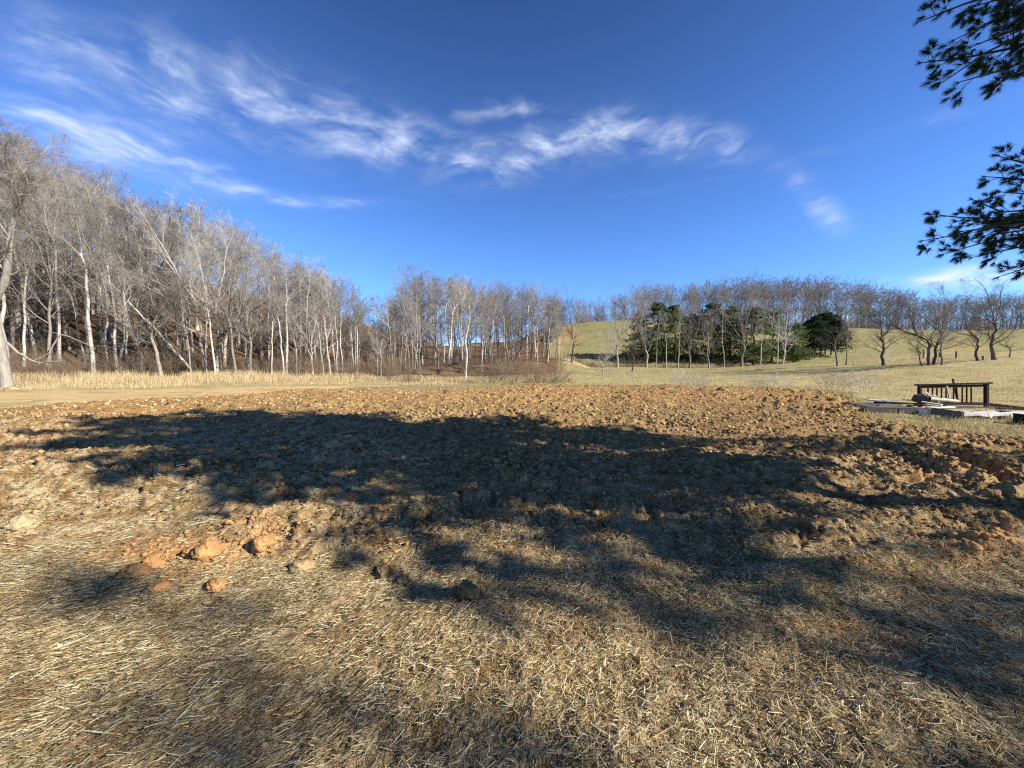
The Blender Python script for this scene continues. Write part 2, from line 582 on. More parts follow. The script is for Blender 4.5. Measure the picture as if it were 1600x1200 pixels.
lit = ramp(t, M(t, 'ADD', M(t, 'MULTIPLY', n2, 0.5), M(t, 'MULTIPLY', n3, 0.5)), [(0.36, (0.085, 0.048, 0.027)), (0.55, (0.21, 0.115, 0.062)), (0.7, (0.33, 0.20, 0.115))])
dirt = ramp(t, M(t, 'ADD', M(t, 'MULTIPLY', n2, 0.4), M(t, 'MULTIPLY', n3, 0.6)), [(0.35, (0.28, 0.16, 0.06)), (0.65, (0.5, 0.33, 0.15))])
col = MIX(t, z[1], dry, grn)
col = MIX(t, z[0], col, lit)
col = MIX(t, z[2], col, dirt)
t.links.new(col, b.inputs['Base Color'])
b.inputs['Roughness'].default_value = 1.0
b.inputs['Specular IOR Level'].default_value = 0.05
bump(t, b, M(t, 'ADD', n3, M(t, 'MULTIPLY', n2, 1.5)), 0.12, 0.9)
M_GROUND = m

m, t, b = new_mat("packed_dirt")
p = geo_pos(t)
mpn = N(t, 'ShaderNodeMapping'); t.links.new(p, mpn.inputs[0])
mpn.inputs['Rotation'].default_value = (0, 0, -0.45)
mpn.inputs['Scale'].default_value = (0.25, 2.4, 1)
n1 = NOISE(t, mpn.outputs[0], 1.0, 4, 0.6); n2 = NOISE(t, p, 7, 5, 0.7)
col = ramp(t, M(t, 'ADD', M(t, 'MULTIPLY', n1, 0.6), M(t, 'MULTIPLY', n2, 0.4)), [(0.36, (0.36, 0.23, 0.09)), (0.5, (0.50, 0.34, 0.145)), (0.66, (0.62, 0.46, 0.23))])
t.links.new(col, b.inputs['Base Color'])
b.inputs['Roughness'].default_value = 1.0
bump(t, b, M(t, 'ADD', n1, n2), 0.05, 0.7)
M_TRACK = m


def wood_mat(name, a, c, scale=14):
    m, t, b = new_mat(name)
    o = obj_coord(t)
    n1 = NOISE(t, o, scale, 5, 0.65, 0.5); n2 = NOISE(t, o, 3, 3)
    cw = ramp(t, M(t, 'ADD', M(t, 'MULTIPLY', n1, 0.6), M(t, 'MULTIPLY', n2, 0.4)), [(0.35, a), (0.65, c)])
    rv = N(t, 'ShaderNodeObjectInfo').outputs['Random']
    cs = N(t, 'ShaderNodeVectorMath', operation='SCALE')
    t.links.new(cw, cs.inputs[0]); t.links.new(M(t, 'ADD', M(t, 'MULTIPLY', rv, 0.5), 0.7), cs.inputs['Scale'])
    t.links.new(cs.outputs[0], b.inputs['Base Color'])
    b.inputs['Roughness'].default_value = 0.85
    bump(t, b, n1, 0.006, 0.5)
    return m


M_WDARK = wood_mat("dark_stained_wood", (0.012, 0.006, 0.005), (0.032, 0.015, 0.011))
M_WGREY = wood_mat("weathered_grey_wood", (0.075, 0.066, 0.054), (0.21, 0.185, 0.15))
M_WPALE = wood_mat("bleached_wood", (0.42, 0.36, 0.27), (0.66, 0.59, 0.47))
M_WHITE = wood_mat("white_painted_wood", (0.46, 0.43, 0.37), (0.76, 0.73, 0.66))
M_METAL = wood_mat("dark_rusty_metal", (0.02, 0.014, 0.01), (0.06, 0.035, 0.022))

# ------------------------------------------------------------------ ground sheet
k = 4.2
tx = np.linspace(-1, 1, 361); gx = 330 * np.sinh(k * tx) / math.sinh(k)
ty = np.linspace(-0.55, 1, 300); gy = 8 + 380 * np.sinh(k * ty) / math.sinh(k)
GX, GY = np.meshgrid(gx, gy)
Z = hgt(GX, GY)
mg = in_field(GX, GY)
Z = Z - 0.3 * ss(0.15, 1.2, mg)
Z = Z + 0.05 * fbm(GX * 0.9, GY * 0.9, 31, 3) * ss(0.0, 2.0, -mg) * ss(6, 12, GY)
ii = np.arange(len(gy) * len(gx)).reshape(len(gy), len(gx))
gq = np.stack([ii[:-1, :-1], ii[:-1, 1:], ii[1:, 1:], ii[1:, :-1]], -1)
wood_l = ss(44, 47, GY - 3 * np.sin(GX * 0.13) - 8 * ss(-30, -12, GX)) * (1 - ss(-9, -4, GX))
wood_c = ss(43, 47, GY + 0 * GX) * ss(-16, -10, GX) * (1 - ss(5, 8, GX - 0.04 * (GY - 50)))
strip_r = ss(64.5, 66, GY) * (1 - ss(72, 74.5, GY)) * ss(6, 9, GX)
plateau = ss(118, 124, GY + 5 * vnoise(GX * 0.06, GY * 0.06, 78))
leaf = np.clip(np.maximum.reduce([wood_l, wood_c, strip_r, plateau]) + 0.25 * vnoise(GX * 0.5, GY * 0.5, 77), 0, 1) * ss(0.02, 0.2, np.maximum.reduce([wood_l, wood_c, strip_r, plateau]))
green = np.clip(ss(70, 78, GY) * ss(3, 8, GX) + 0.45 * ss(30, 45, GY) * ss(2, 8, GX) * (1 - ss(25, 55, GX)), 0, 1)
earth = ss(92, 97, GY) * (1 - ss(108, 114, GY)) * ss(8, 10, GX) * (1 - ss(15, 19, GX)) * 0.8
d1, _ = seg_dist(GX, GY, (84, 66), (92, 84)); d2, _ = seg_dist(GX, GY, (92, 84), (112, 93))
earth = np.maximum(earth, 0.45 * (1 - ss(1.2, 2.6, np.minimum(d1, d2))))
near_soil = (1 - ss(7, 10, GY)) * ss(-1.2, 0, GY - 0.0) * 0.6
zone = np.stack([leaf, green, np.maximum(earth, near_soil)], -1).reshape(-1, 3)
g = obj("ground", make_mesh("ground", np.stack([GX, GY, Z], -1), gq, None, M_GROUND, True, {"zone": zone}))
tag(g, kind="structure")

# ------------------------------------------------------------------ turned field, fine relief
nu, nv = 900, 1000
uu = np.linspace(-1.85, 1.85, nu)
vv = np.linspace(0, 1, nv)
yn = 0.75
UU, VV = np.meshgrid(uu, vv)
FY = yn * (28.2 / yn) ** VV
FX = UU * FY
FZ = soil(FX, FY)
ii = np.arange(nu * nv).reshape(nv, nu)
fq = np.stack([ii[:-1, :-1], ii[:-1, 1:], ii[1:, 1:], ii[1:, :-1]], -1)
tl = tilled(FX, FY)
pale = np.clip((1 - ss(-3.5, -0.5, FX)) * ss(2.2, 3.2, FY) * (1 - ss(8, 13, FY)) * 0.9 + (1 - tl) * 0.25 + 0.35 * (1 - ss(5, 9, FY)), 0, 1)
org = np.zeros_like(FX)
for (px, py, rx, ry, a) in ((270, 885, 150, 26, 1.0), (60, 905, 90, 18, .7), (400, 860, 60, 20, .6), (1290, 922, 90, 12, .9), (1530, 890, 85, 26, 1.0), (1330, 1005, 60, 14, .8), (1170, 1012, 40, 10, .8),
                            (30, 1000, 40, 14, .6), (100, 960, 60, 12, .6), (300, 1185, 60, 20, .7), (960, 985, 110, 18, .5), (1520, 750, 90, 30, .7), (190, 655, 120, 14, .8), (90, 690, 90, 20, .5), (640, 1115, 40, 10, .5)):
    PX = 800 + FPX * UU; PY = 568 + FPX * CAMZ / FY
    org = np.maximum(org, a * np.exp(-((PX - px) / rx) ** 2 - ((PY - py) / ry) ** 2))
org = np.clip(org + 0.3 * ss(12, 17, FY), 0, 1)
flat = ss(20.5, 22.5, FY) * (1 - ss(-4, 2, FX)) * ss(-16, -12, FX)
FM = in_field(FX, FY)
fq = fq.reshape(-1, 4)
fq = fq[(FM.ravel()[fq] > -0.02).all(1)]
f = obj("tilled_field", make_mesh("tilled_field", np.stack([FX, FY, FZ], -1), fq, None, M_SOIL, True,
                                  {"zone": np.stack([pale, org, flat], -1).reshape(-1, 3)}))
tag(f, kind="structure")

# packed dirt track at the left
us = np.linspace(-1.95, (620 - 800) / FPX, 160); vs = np.linspace(0, 1, 40)
US, VS = np.meshgrid(us, vs)
ylo = yfar(US) - 0.6; yup = np.interp(US, (np.array([-400, 0, 300, 560, 620]) - 800) / FPX, [16, 22, 25.5, 28.3, 28.6])
TY = ylo + (yup - ylo) * VS; TX = US * TY
TZ = hgt(TX, TY) + 0.055 * np.sin(np.pi * VS) ** 0.5 + 0.012 * fbm(TX * 1.5, TY * 1.5, 51, 3) - 0.02 + 0.03 * (VS < 0.1)
ii = np.arange(TX.size).reshape(TX.shape)
tq = np.stack([ii[:-1, :-1], ii[:-1, 1:], ii[1:, 1:], ii[1:, :-1]], -1)
tag(obj("dirt_track", make_mesh("dirt_track", np.stack([TX, TY, TZ], -1), tq, None, M_TRACK, True)), kind="structure")

# ------------------------------------------------------------------ clods
import bmesh


def ico(sub):
    bm = bmesh.new()
    bmesh.ops.create_icosphere(bm, subdivisions=sub, radius=1.0)
    v = np.array([p.co[:] for p in bm.verts]); t_ = np.array([[q.index for q in fc.verts] for fc in bm.faces])
    bm.free()
    return v, t_


def lumps(acc, X, Y, Zc, R, sub, rng, rough=0.28):
    v, t_ = ico(sub)
    n = len(X)
    sc = R[:, None] * rng.uniform(0.65, 1.25, (n, 3)) * np.array([1, 1, 0.75])
    rz = rng.uniform(0, 6.28, n); c, s_ = np.cos(rz), np.sin(rz)
    V = v[None] * (1 + rough * rng.uniform(-1, 1, (n, len(v), 1)))
    V = V * sc[:, None]
    x = V[..., 0] * c[:, None] - V[..., 1] * s_[:, None]; y = V[..., 0] * s_[:, None] + V[..., 1] * c[:, None]
    V = np.stack([x + X[:, None], y + Y[:, None], V[..., 2] + Zc[:, None]], -1)
    acc.add(V, None, t_[None] + (np.arange(n) * len(v))[:, None, None])


rc = np.random.default_rng(21)
acc = Acc()


def scatter(n, y0, y1, rng, umax=1.5):
    """positions roughly even per ground area over a wedge seen from the path"""
    Y = np.sqrt(rng.uniform(y0 ** 2, y1 ** 2, n)); u = rng.uniform(-umax, umax, n)
    return u * Y, Y


for n, y0, y1, r0, r1, sub in ((16000, 2.4, 6.5, 0.005, 0.036, 2), (30000, 5.0, 12.0, 0.008, 0.058, 1), (56000, 10.0, 27.8, 0.014, 0.068, 1)):
    X, Y = scatter(n, y0, y1, rc)
    keep = (in_field(X, Y) > 0.15) & (rc.uniform(0, 1, n) < tilled(X, Y) * (0.45 + 0.55 * ss(-0.3, 0.5, vnoise(X * 0.8, Y * 0.8, 71))))
    keep &= ~((Y > 21.5) & (X < 0) & (rc.uniform(0, 1, n) < 0.85 * (1 - ss(-4, 2, X))))
    X, Y = X[keep], Y[keep]
    R = r0 + (r1 - r0) * rc.uniform(0, 1, len(X)) ** 3.2
    lumps(acc, X, Y, soil(X, Y) + R * 0.15, R, sub, rc, 0.3 if sub == 2 else 0.42)
tag(obj("soil_clods", acc.mesh("soil_clods", M_CLOD)), "loose brown soil clods strewn over the turned field", "soil", kind="stuff")


def big_lump(name, px, py, wpx, hpx, mat, seed, label, cat, face=0.0):
    x, y = g2(px, py + hpx * 0.45)
    rng = np.random.default_rng(seed)
    v, t_ = ico(4)
    rx = 0.92 * wpx / 2 / FPX * y; rz = 0.92 * hpx / 2 / FPX * y
    n = np.zeros(len(v))
    off = rng.uniform(0, 50, 3)
    for i, (fq_, a) in enumerate(((1.3, 0.32), (2.9, 0.30), (6.5, 0.17), (14, 0.08))):
        n += a * (np.abs(vnoise(v[:, 0] * fq_ + off[0] + 3 * v[:, 2], v[:, 1] * fq_ + off[1] - 2 * v[:, 2] * fq_, seed + i)) - 0.35)
    # a few broken flat faces
    for _ in range(7):
        d = unit(rng.normal(size=3)); s_ = v @ d
        cut = rng.uniform(0.62, 0.85)
        n -= np.maximum(s_ - cut, 0) * 0.8
    V = v * (1 + n)[:, None] * np.array([rx, (rx + rz) / 2, rz])
    a = rng.uniform(-0.4, 0.4)
    V = np.stack([V[:, 0] * math.cos(a) - V[:, 1] * math.sin(a), V[:, 0] * math.sin(a) + V[:, 1] * math.cos(a), V[:, 2]], -1)
    o = obj(name, make_mesh(name, V, None, t_, mat, False))
    o.location = (x, y, float(surf(x, y)) + rz * 0.42)
    return tag(o, label, cat, "large clods and stones lying on the field")


for i, a in enumerate((
    ("rock", 30, 818, 54, 34, M_ROCK, "large pale tan rock at the left frame edge on the turned soil", "rock"),
    ("clay_clod", 240, 880, 44, 36, M_ORANGE, "round orange clay clod with a smooth dome, left of the other big orange one", "clod"),
    ("clay_clod", 325, 866, 44, 36, M_ORANGE, "cracked orange clay clod, right one of the two big orange clods", "clod"),
    ("clay_clod", 212, 902, 60, 20, M_ORANGE, "low flat orange clay slab in front of the round orange clod", "clod"),
    ("clay_clod", 247, 925, 32, 20, M_ORANGE, "reddish clay lump half sunk in straw below the orange clods", "clod"),
    ("clay_clod", 340, 917, 32, 24, M_ORANGE, "small orange clay clod in straw below the cracked orange clod", "clod"),
    ("clay_clod", 300, 872, 26, 18, M_ORANGE, "small orange clod just left of the cracked orange clod", "clod"),
    ("clay_clod", 412, 860, 34, 30, M_ORANGE, "crumbling orange clay heap on pale soil at the shadow edge", "clod"),
    ("soil_clod", 471, 890, 42, 24, M_TAN, "oval tan clod lying alone on straw near the shadow edge", "clod"),
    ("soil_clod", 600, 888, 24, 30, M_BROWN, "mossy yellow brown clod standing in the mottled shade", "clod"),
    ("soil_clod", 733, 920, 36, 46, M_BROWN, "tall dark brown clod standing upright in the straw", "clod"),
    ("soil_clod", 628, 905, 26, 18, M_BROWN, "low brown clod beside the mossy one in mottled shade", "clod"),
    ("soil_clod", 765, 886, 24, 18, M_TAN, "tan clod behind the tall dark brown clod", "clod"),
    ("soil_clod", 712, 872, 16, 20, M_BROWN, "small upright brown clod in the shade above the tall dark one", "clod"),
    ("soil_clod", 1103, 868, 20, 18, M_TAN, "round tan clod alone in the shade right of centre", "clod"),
    ("rock", 1383, 864, 24, 12, M_ROCK, "flat pale triangular stone on the dark tilled soil at right", "rock"),
    ("rock", 1320, 862, 18, 12, M_TAN, "small dull stone left of the flat pale triangular stone", "rock"),
    ("rock", 675, 699, 24, 8, M_ROCK, "flat pale stone inside the darkest part of the shadow", "rock"),
    ("soil_clod", 305, 750, 16, 12, M_TAN, "round pale clod at the left rim of the dark shadow", "clod"),
    ("soil_clod", 25, 684, 22, 12, M_TAN, "big tan clod on the sunlit soil near the left edge", "clod"),
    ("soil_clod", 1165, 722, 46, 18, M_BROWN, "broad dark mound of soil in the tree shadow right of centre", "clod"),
    ("soil_clod", 1568, 858, 12, 26, M_ORANGE, "thin upright orange clod on top of the cut bank", "clod"),
    ("soil_clod", 1515, 880, 26, 24, M_ORANGE, "orange crumbling clod at the end of the cut bank", "clod"),
    ("rock", 20, 607, 20, 9, M_ROCK, "pale boulder at the foot of the leaning grey tree", "boulder"),
)):
    big_lump(a[0], *a[1:5], a[5], 100 + i, a[6], a[7])


rk = np.random.default_rng(8)
acc = Acc()
for px, py, rx, ry, n in ((255, 888, 80, 26, 260), (405, 862, 40, 18, 110), (1290, 920, 90, 9, 140), (1540, 884, 60, 16, 160), (600, 895, 70, 18, 90)):
    qx, qy = px + rx * rk.normal(size=n) * 0.7, py + ry * rk.normal(size=n) * 0.7
    Y = CAMZ * FPX / np.maximum(qy - 568, 30); X = (qx - 800) / FPX * Y
    Rr = 0.004 + 0.026 * rk.uniform(size=n) ** 3
    lumps(acc, X, Y, soil(X, Y) + Rr * 0.3, Rr, 2, rk, 0.3)
tag(obj("clay_crumbs", acc.mesh("clay_crumbs", M_ORANGE)), "small orange clay crumbs strewn round the larger clods", "clay crumbs", kind="stuff")

# ------------------------------------------------------------------ straw and grasses
def blades(acc, P, D, L, Wd, bend, rng, up=0.0):
    """thin bent strips: base P, unit direction D, length L, width Wd"""
    n = len(P)
    side = unit(np.cross(D, unit(rng.normal(size=(n, 3)) * 0.6 + np.array([0, 0, 1.0]))))
    bv = unit(rng.normal(size=(n, 3))) * bend[:, None]
    p0 = P; p1 = P + D * L[:, None] * 0.5 + bv * L[:, None] * 0.5; p2 = P + D * L[:, None] + bv * L[:, None] * 0.3 + np.array([0, 0, -1.0]) * (up * L)[:, None] if np.ndim(up) else P + D * L[:, None] + bv * L[:, None] * 0.3
    w = side * (Wd * 0.5)[:, None]
    V = np.stack([p0 - w, p0 + w, p1 - w * 0.9, p1 + w * 0.9, p2 - w * 0.5, p2 + w * 0.5], 1)
    b_ = (np.arange(n) * 6)[:, None, None]
    q = np.array([[0, 1, 3, 2], [2, 3, 5, 4]])[None] + b_
    acc.add(V, q)


rs = np.random.default_rng(5)
acc = Acc()
for n, y0, y1, lmin, lmax, w0, w1 in ((4000, 1.0, 4.0, 0.05, 0.14, 0.0025, 0.0055), (190000, 1.0, 3.0, 0.015, 0.075, 0.0015, 0.0042), (110000, 2.4, 5.0, 0.02, 0.085, 0.002, 0.005), (70000, 4.5, 10.0, 0.03, 0.11, 0.003, 0.007)):
    X, Y = scatter(n, y0, y1, rs, 1.6)
    PX = 800 + FPX * X / Y; PY = 568 + FPX * CAMZ / Y
    tl = tilled(X, Y)
    patch = ss(-0.25, 0.35, fbm(X * 1.1, Y * 1.1, 81, 3))
    dens = (1 - tl) * (0.55 + 0.45 * patch) + tl * (0.25 + 0.75 * patch) * np.interp(Y, [2.5, 4, 6, 10], [0.85, 0.6, 0.35, 0.12]) * np.interp(X / Y, [-1, -0.2, 0.3], [1.25, 1.0, 0.75])
    bare = np.zeros(n)
    for (px, py, rx, ry, a) in ((270, 885, 130, 22, .85), (1290, 922, 80, 10, .85), (1540, 888, 55, 16, .95), (1330, 1005, 55, 12, .7), (1170, 1012, 36, 10, .7), (30, 1000, 40, 14, .6), (100, 960, 60, 12, .5), (300, 1185, 50, 18, .6)):
        bare = np.maximum(bare, a * np.exp(-((PX - px) / rx) ** 2 - ((PY - py) / ry) ** 2))
    keep = rs.uniform(0, 1, n) < dens * (1 - bare)
    X, Y = X[keep], Y[keep]; n = len(X)
    ang = np.interp(X, [-2.5, -0.9, 0.2, 1.2, 2.6], [0.62, 0.62, 0.5, -0.3, -0.85])
    sig = np.interp(X, [-2.5, -0.9, 0.0, 1.2, 2.6], [0.30, 0.40, 1.1, 1.2, 0.75]) * (1 + 0.8 * tilled(X, Y))
    th = ang + sig * rs.normal(size=n) + np.pi * (rs.uniform(size=n) < 0.5)
    pit = rs.normal(size=n) * 0.22 + 0.10
    D = np.stack([np.cos(th) * np.cos(pit), np.sin(th) * np.cos(pit), np.sin(pit)], -1)
    L = lmin + (lmax - lmin) * rs.uniform(size=n) ** 1.7
    P = np.stack([X, Y, soil(X, Y) + 0.004 + 0.022 * rs.uniform(size=n) ** 1.5], -1) - D * L[:, None] * 0.4
    blades(acc, P, D, L, rs.uniform(w0, w1, n), rs.uniform(0, 0.16, n), rs)
tag(obj("straw", acc.mesh("straw", M_STRAW)), "cut dry straw lying on the ground in front of the field", "straw", kind="stuff")


def standing(acc, X, Y, h0, h1, w0, w1, rng, lean=0.35):
    n = len(X)
    th = rng.uniform(0, 6.28, n); l = np.abs(rng.normal(size=n)) * lean
    D = unit(np.stack([np.cos(th) * l + 0.15, np.sin(th) * l, np.ones(n)], -1))
    P = np.stack([X, Y, surf(X, Y) - 0.02], -1)
    blades(acc, P, D, rng.uniform(h0, h1, n), rng.uniform(w0, w1, n), rng.uniform(0, 0.2, n), rng)


# tall pale grass along the wood edge
acc = Acc()
n = 90000
px = rs.uniform(-150, 900, n); u = (px - 800) / FPX
ylow = np.interp(px, [-150, 0, 300, 560, 620, 900], [21, 22.3, 26, 28.7, 28.8, 27.6])
yhi = np.interp(px, [-150, 350, 560, 640, 900], [46, 47, 44, 37, 33])
Y = ylow + (yhi - ylow) * rs.uniform(size=n) ** 1.2
X = u * Y
tuft = ss(-0.35, 0.45, fbm(X * 0.55, Y * 0.55, 91, 3))
keep = rs.uniform(size=n) < 0.12 + 0.88 * tuft
hfac = 0.62 * (0.15 + 1.0 * tuft) * np.interp(px, [-150, 380, 600, 900], [1, 1, 0.7, 0.5]) * (0.35 + 0.65 * ss(0, 4, Y - ylow))
X, Y, hf = X[keep], Y[keep], hfac[keep]
n = len(X); th = rs.uniform(0, 6.28, n); l = np.abs(rs.normal(size=n)) * 0.28
D = unit(np.stack([np.cos(th) * l + 0.18, np.sin(th) * l, np.ones(n)], -1))
blades(acc, np.stack([X, Y, surf(X, Y) - 0.02], -1), D, rs.uniform(0.35, 1.4, n) * hf, rs.uniform(0.008, 0.02, n), rs.uniform(0, 0.25, n), rs)
tag(obj("tall_dry_grass", acc.mesh("tall_dry_grass", M_TALL)), "tall pale dry grass along the foot of the woods", "dry grass", kind="stuff")

acc = Acc()
n = 120000
X, Y = scatter(n, 9, 66, rs, 1.5)
px = px_of(X, Y)
keep = (in_field(X, Y) < -0.1) & (px > 860) & (rs.uniform(size=n) < (0.2 + 0.8 * ss(-0.3, 0.5, fbm(X * 0.35, Y * 0.35, 95, 3))) * (0.5 + 0.5 * ss(1100, 1400, px)))
X, Y = X[keep], Y[keep]
standing(acc, X, Y, 0.06, 0.26, 0.006, 0.016, rs, 0.8)
# taller rough tufts round the lumber pile and along the field edge
n = 2200
px = rs.uniform(1335, 1680, n); Y = np.interp(px, [1335, 1450, 1680], [12.0, 11.2, 10.2]) + rs.normal(size=n) * 0.25
standing(acc, (px - 800) / FPX * Y, Y, 0.04, 0.15, 0.004, 0.010, rs, 0.6)
n = 9000
px = rs.uniform(1330, 1680, n); u = (px - 800) / FPX
Y = yfar(u) + rs.uniform(-0.3, 1.6, n) ** 1.0
standing(acc, u * Y, Y, 0.04, 0.12, 0.004, 0.010, rs, 0.9)
n = 9000
px = rs.uniform(620, 1345, n); u = (px - 800) / FPX
Y = yfar(u) + rs.uniform(-0.1, 1.5, n)
standing(acc, u * Y, Y, 0.08, 0.34, 0.006, 0.014, rs, 0.6)
tag(obj("meadow_grass", acc.mesh("meadow_grass", M_MEADOW)), "short dry meadow grass beyond the turned field", "meadow grass", kind="stuff")


# ------------------------------------------------------------------ bare trees
def grow(rng, P, R, LEN, nch, t0, t1, ang, ratio, k, rr, up, jit, fall=0.55, rmin=0.004, tip=0.35):
    Nn, K, _ = P.shape
    idx = np.repeat(np.arange(Nn), nch)
    m_ = len(idx)
    tt = (np.tile(np.arange(nch), Nn) + rng.uniform(0, 1, m_)) / nch
    tt = t0 + (t1 - t0) * tt
    fpos = np.clip(tt * (K - 1), 0, K - 1.001); i = fpos.astype(int); fr = (fpos - i)[:, None]
    st = P[idx, i] * (1 - fr) + P[idx, i + 1] * fr
    rad = R[idx, i] * (1 - fr[:, 0]) + R[idx, i + 1] * fr[:, 0]
    d = unit(P[idx, i + 1] - P[idx, i])
    a, b_ = frame_of(d)
    phi = (np.tile(np.arange(nch), Nn) * 2.4 + np.repeat(rng.uniform(0, 6.28, Nn), nch) + rng.normal(size=m_) * 0.5)[:, None]
    th = rng.uniform(*ang, m_)[:, None]
    d = d * np.cos(th) + (a * np.cos(phi) + b_ * np.sin(phi)) * np.sin(th)
    L = LEN[idx] * rng.uniform(*ratio, m_) * (1 - fall * (tt - t0) / max(t1 - t0, 1e-6))
    pts = [st]
    for _ in range(k - 1):
        d = unit(d + rng.normal(size=(m_, 3)) * jit + np.array([0, 0, up]))
        pts.append(pts[-1] + d * (L / (k - 1))[:, None])
    Pn = np.stack(pts, 1)
    r0 = np.maximum(rad * rr, rmin)
    Rn = r0[:, None] * np.linspace(1, tip, k)[None]
    Rn = np.maximum(Rn, rmin * 0.6)
    return Pn, Rn, L


def resample(pts, rads, k):
    pts = np.asarray(pts, float); rads = np.asarray(rads, float)
    s_ = np.concatenate([[0], np.cumsum(np.linalg.norm(np.diff(pts, axis=0), axis=1))])
    tq_ = np.linspace(0, s_[-1], k)
    # smooth the polyline a little
    P = np.stack([np.interp(tq_, s_, pts[:, j]) for j in range(3)], -1)
    P[1:-1] = 0.5 * P[1:-1] + 0.25 * (P[:-2] + P[2:])
    return P, np.interp(tq_, s_, rads), s_[-1]


def gen_tree(seed, H=18.0, r0=0.20, trunk=None, split=0.6, leaders=3, lead_ang=(0.15, 0.45), limbs=9, limb_t=(0.45, 0.98), limb_ang=(0.6, 1.15),
             limb_ratio=(0.22, 0.42), up=0.10, wob=0.02, lean=(0, 0), nb=6, nt=6, ntt=4, twig_r=0.0048):
    rng = np.random.default_rng(seed)
    if trunk is None:
        kk = 12
        zz = np.linspace(0, 1, kk)
        w = np.cumsum(rng.normal(size=(kk, 2)) * wob * H * np.linspace(0.2, 1, kk)[:, None] / 2, 0)
        tp = np.stack([w[:, 0] + lean[0] * H * zz ** 1.3 * split, w[:, 1] + lean[1] * H * zz ** 1.3 * split, zz * H * split], -1)
        tr = r0 * (1 - 0.55 * zz)
        tr[0] *= 1.35
        tp[0, 2] = -0.3
    else:
        tp = np.array([q[:3] for q in trunk]); tr = np.array([q[3] for q in trunk])
    TP, TR, TL = resample(tp, tr, 22)
    wood = Acc(); wood.tubes(TP[None], TR[None], 9)
    crown = Acc()
    Hrem = H * (1 - split) if trunk is None else H
    # co-dominant leaders carry the trunk on to the top
    P1, R1, L1 = grow(rng, TP[None, -4:], TR[None, -4:], np.array([Hrem * 1.12]), leaders, 0.75, 0.99, lead_ang, (0.8, 1.08), 9, 0.8, 0.06, 0.10, 0.0, tip=0.12)
    crown.tubes(P1, R1, 6)
    P2, R2, L2 = grow(rng, TP[None], TR[None], np.array([H]), limbs, *limb_t, limb_ang, limb_ratio, 7, 0.45, up, 0.13, 0.45, tip=0.18)
    crown.tubes(P2, R2, 5)
    P3, R3, L3 = grow(rng, P1, R1, L1, 8, 0.12, 0.95, (0.4, 0.95), (0.28, 0.55), 6, 0.55, up, 0.13, 0.5, tip=0.2)
    crown.tubes(P3, R3, 4)
    PA, RA, LA = np.concatenate([resample_many(P2, 6), P3]), np.concatenate([resample_many(R2[..., None], 6)[..., 0], R3]), np.concatenate([L2, L3])
    P4, R4, L4 = grow(rng, PA, RA, LA, nb, 0.18, 0.97, (0.4, 1.0), (0.28, 0.55), 5, 0.5, up * 0.6, 0.16, 0.45, rmin=twig_r * 1.6, tip=0.3)
    crown.tubes(P4, R4, 3)
    P5, R5, L5 = grow(rng, P4, R4, np.maximum(L4, 0.7), nt, 0.15, 0.98, (0.3, 0.8), (0.45, 0.85), 4, 0.6, up * 0.5, 0.12, 0.4, rmin=twig_r * 1.15)
    crown.tubes(P5, R5, 3)
    P6, R6, L6 = grow(rng, P5, R5, np.maximum(L5, 0.5), ntt, 0.12, 0.98, (0.3, 0.75), (0.5, 1.0), 3, 0.7, up * 0.5, 0.12, 0.3, rmin=twig_r)
    crown.tubes(P6, R6, 3)
    return wood, crown, float(max(P6[..., 2].max(), P1[..., 2].max()))


def resample_many(P, k):
    K = P.shape[1]
    f_ = np.linspace(0, K - 1, k); i = np.minimum(f_.astype(int), K - 2); fr = (f_ - i)[None, :, None]
    return P[:, i] * (1 - fr) + P[:, i + 1] * fr


KINDS = {}


def add_kind(key, mats, **kw):
    wood, crown, top = gen_tree(**kw)
    KINDS[key] = (wood.mesh("trunk", mats[0], True), crown.mesh("crown", mats[1], True), top)


PALE, MID, DARKW = (M_PALE, M_TWIGP), (M_MID, M_TWIG), (M_DARK, M_TWIGD)
for i in range(4):   # slender forest poles, pale
    add_kind(f"pole{i}", PALE if i < 2 else (M_PALE, M_TWIG), seed=300 + i, r0=0.17, split=0.72, leaders=2 + i % 2, lead_ang=(0.1, 0.4), limbs=7, limb_t=(0.66, 0.98), limb_ratio=(0.14, 0.28), nb=5, nt=4, ntt=3, wob=0.019, lean=((-0.04, 0.03, 0.06, -0.02)[i], 0))
for i in range(4):   # grey brown forest trees
    add_kind(f"forest{i}", MID, nt=5, ntt=3, seed=320 + i, r0=0.22, split=0.55, leaders=3, limbs=10, limb_t=(0.5, 0.98), limb_ratio=(0.2, 0.36), wob=0.022)
for i in range(3):   # broad rounded crowns
    add_kind(f"broad{i}", (M_MID, M_TWIG) if i else PALE, nt=5, ntt=3, seed=340 + i, r0=0.26, split=0.36, leaders=4, lead_ang=(0.25, 0.65), limbs=8, limb_t=(0.5, 0.98), limb_ratio=(0.28, 0.5), wob=0.02)
for i in range(3):   # dark crooked trees
    add_kind(f"dark{i}", DARKW, seed=360 + i, r0=0.34, split=0.42, leaders=3, lead_ang=(0.25, 0.6), limbs=9, limb_t=(0.4, 0.98), limb_ratio=(0.22, 0.4), wob=0.045, up=0.06, lean=((0.06, -0.1, 0.02)[i], 0))


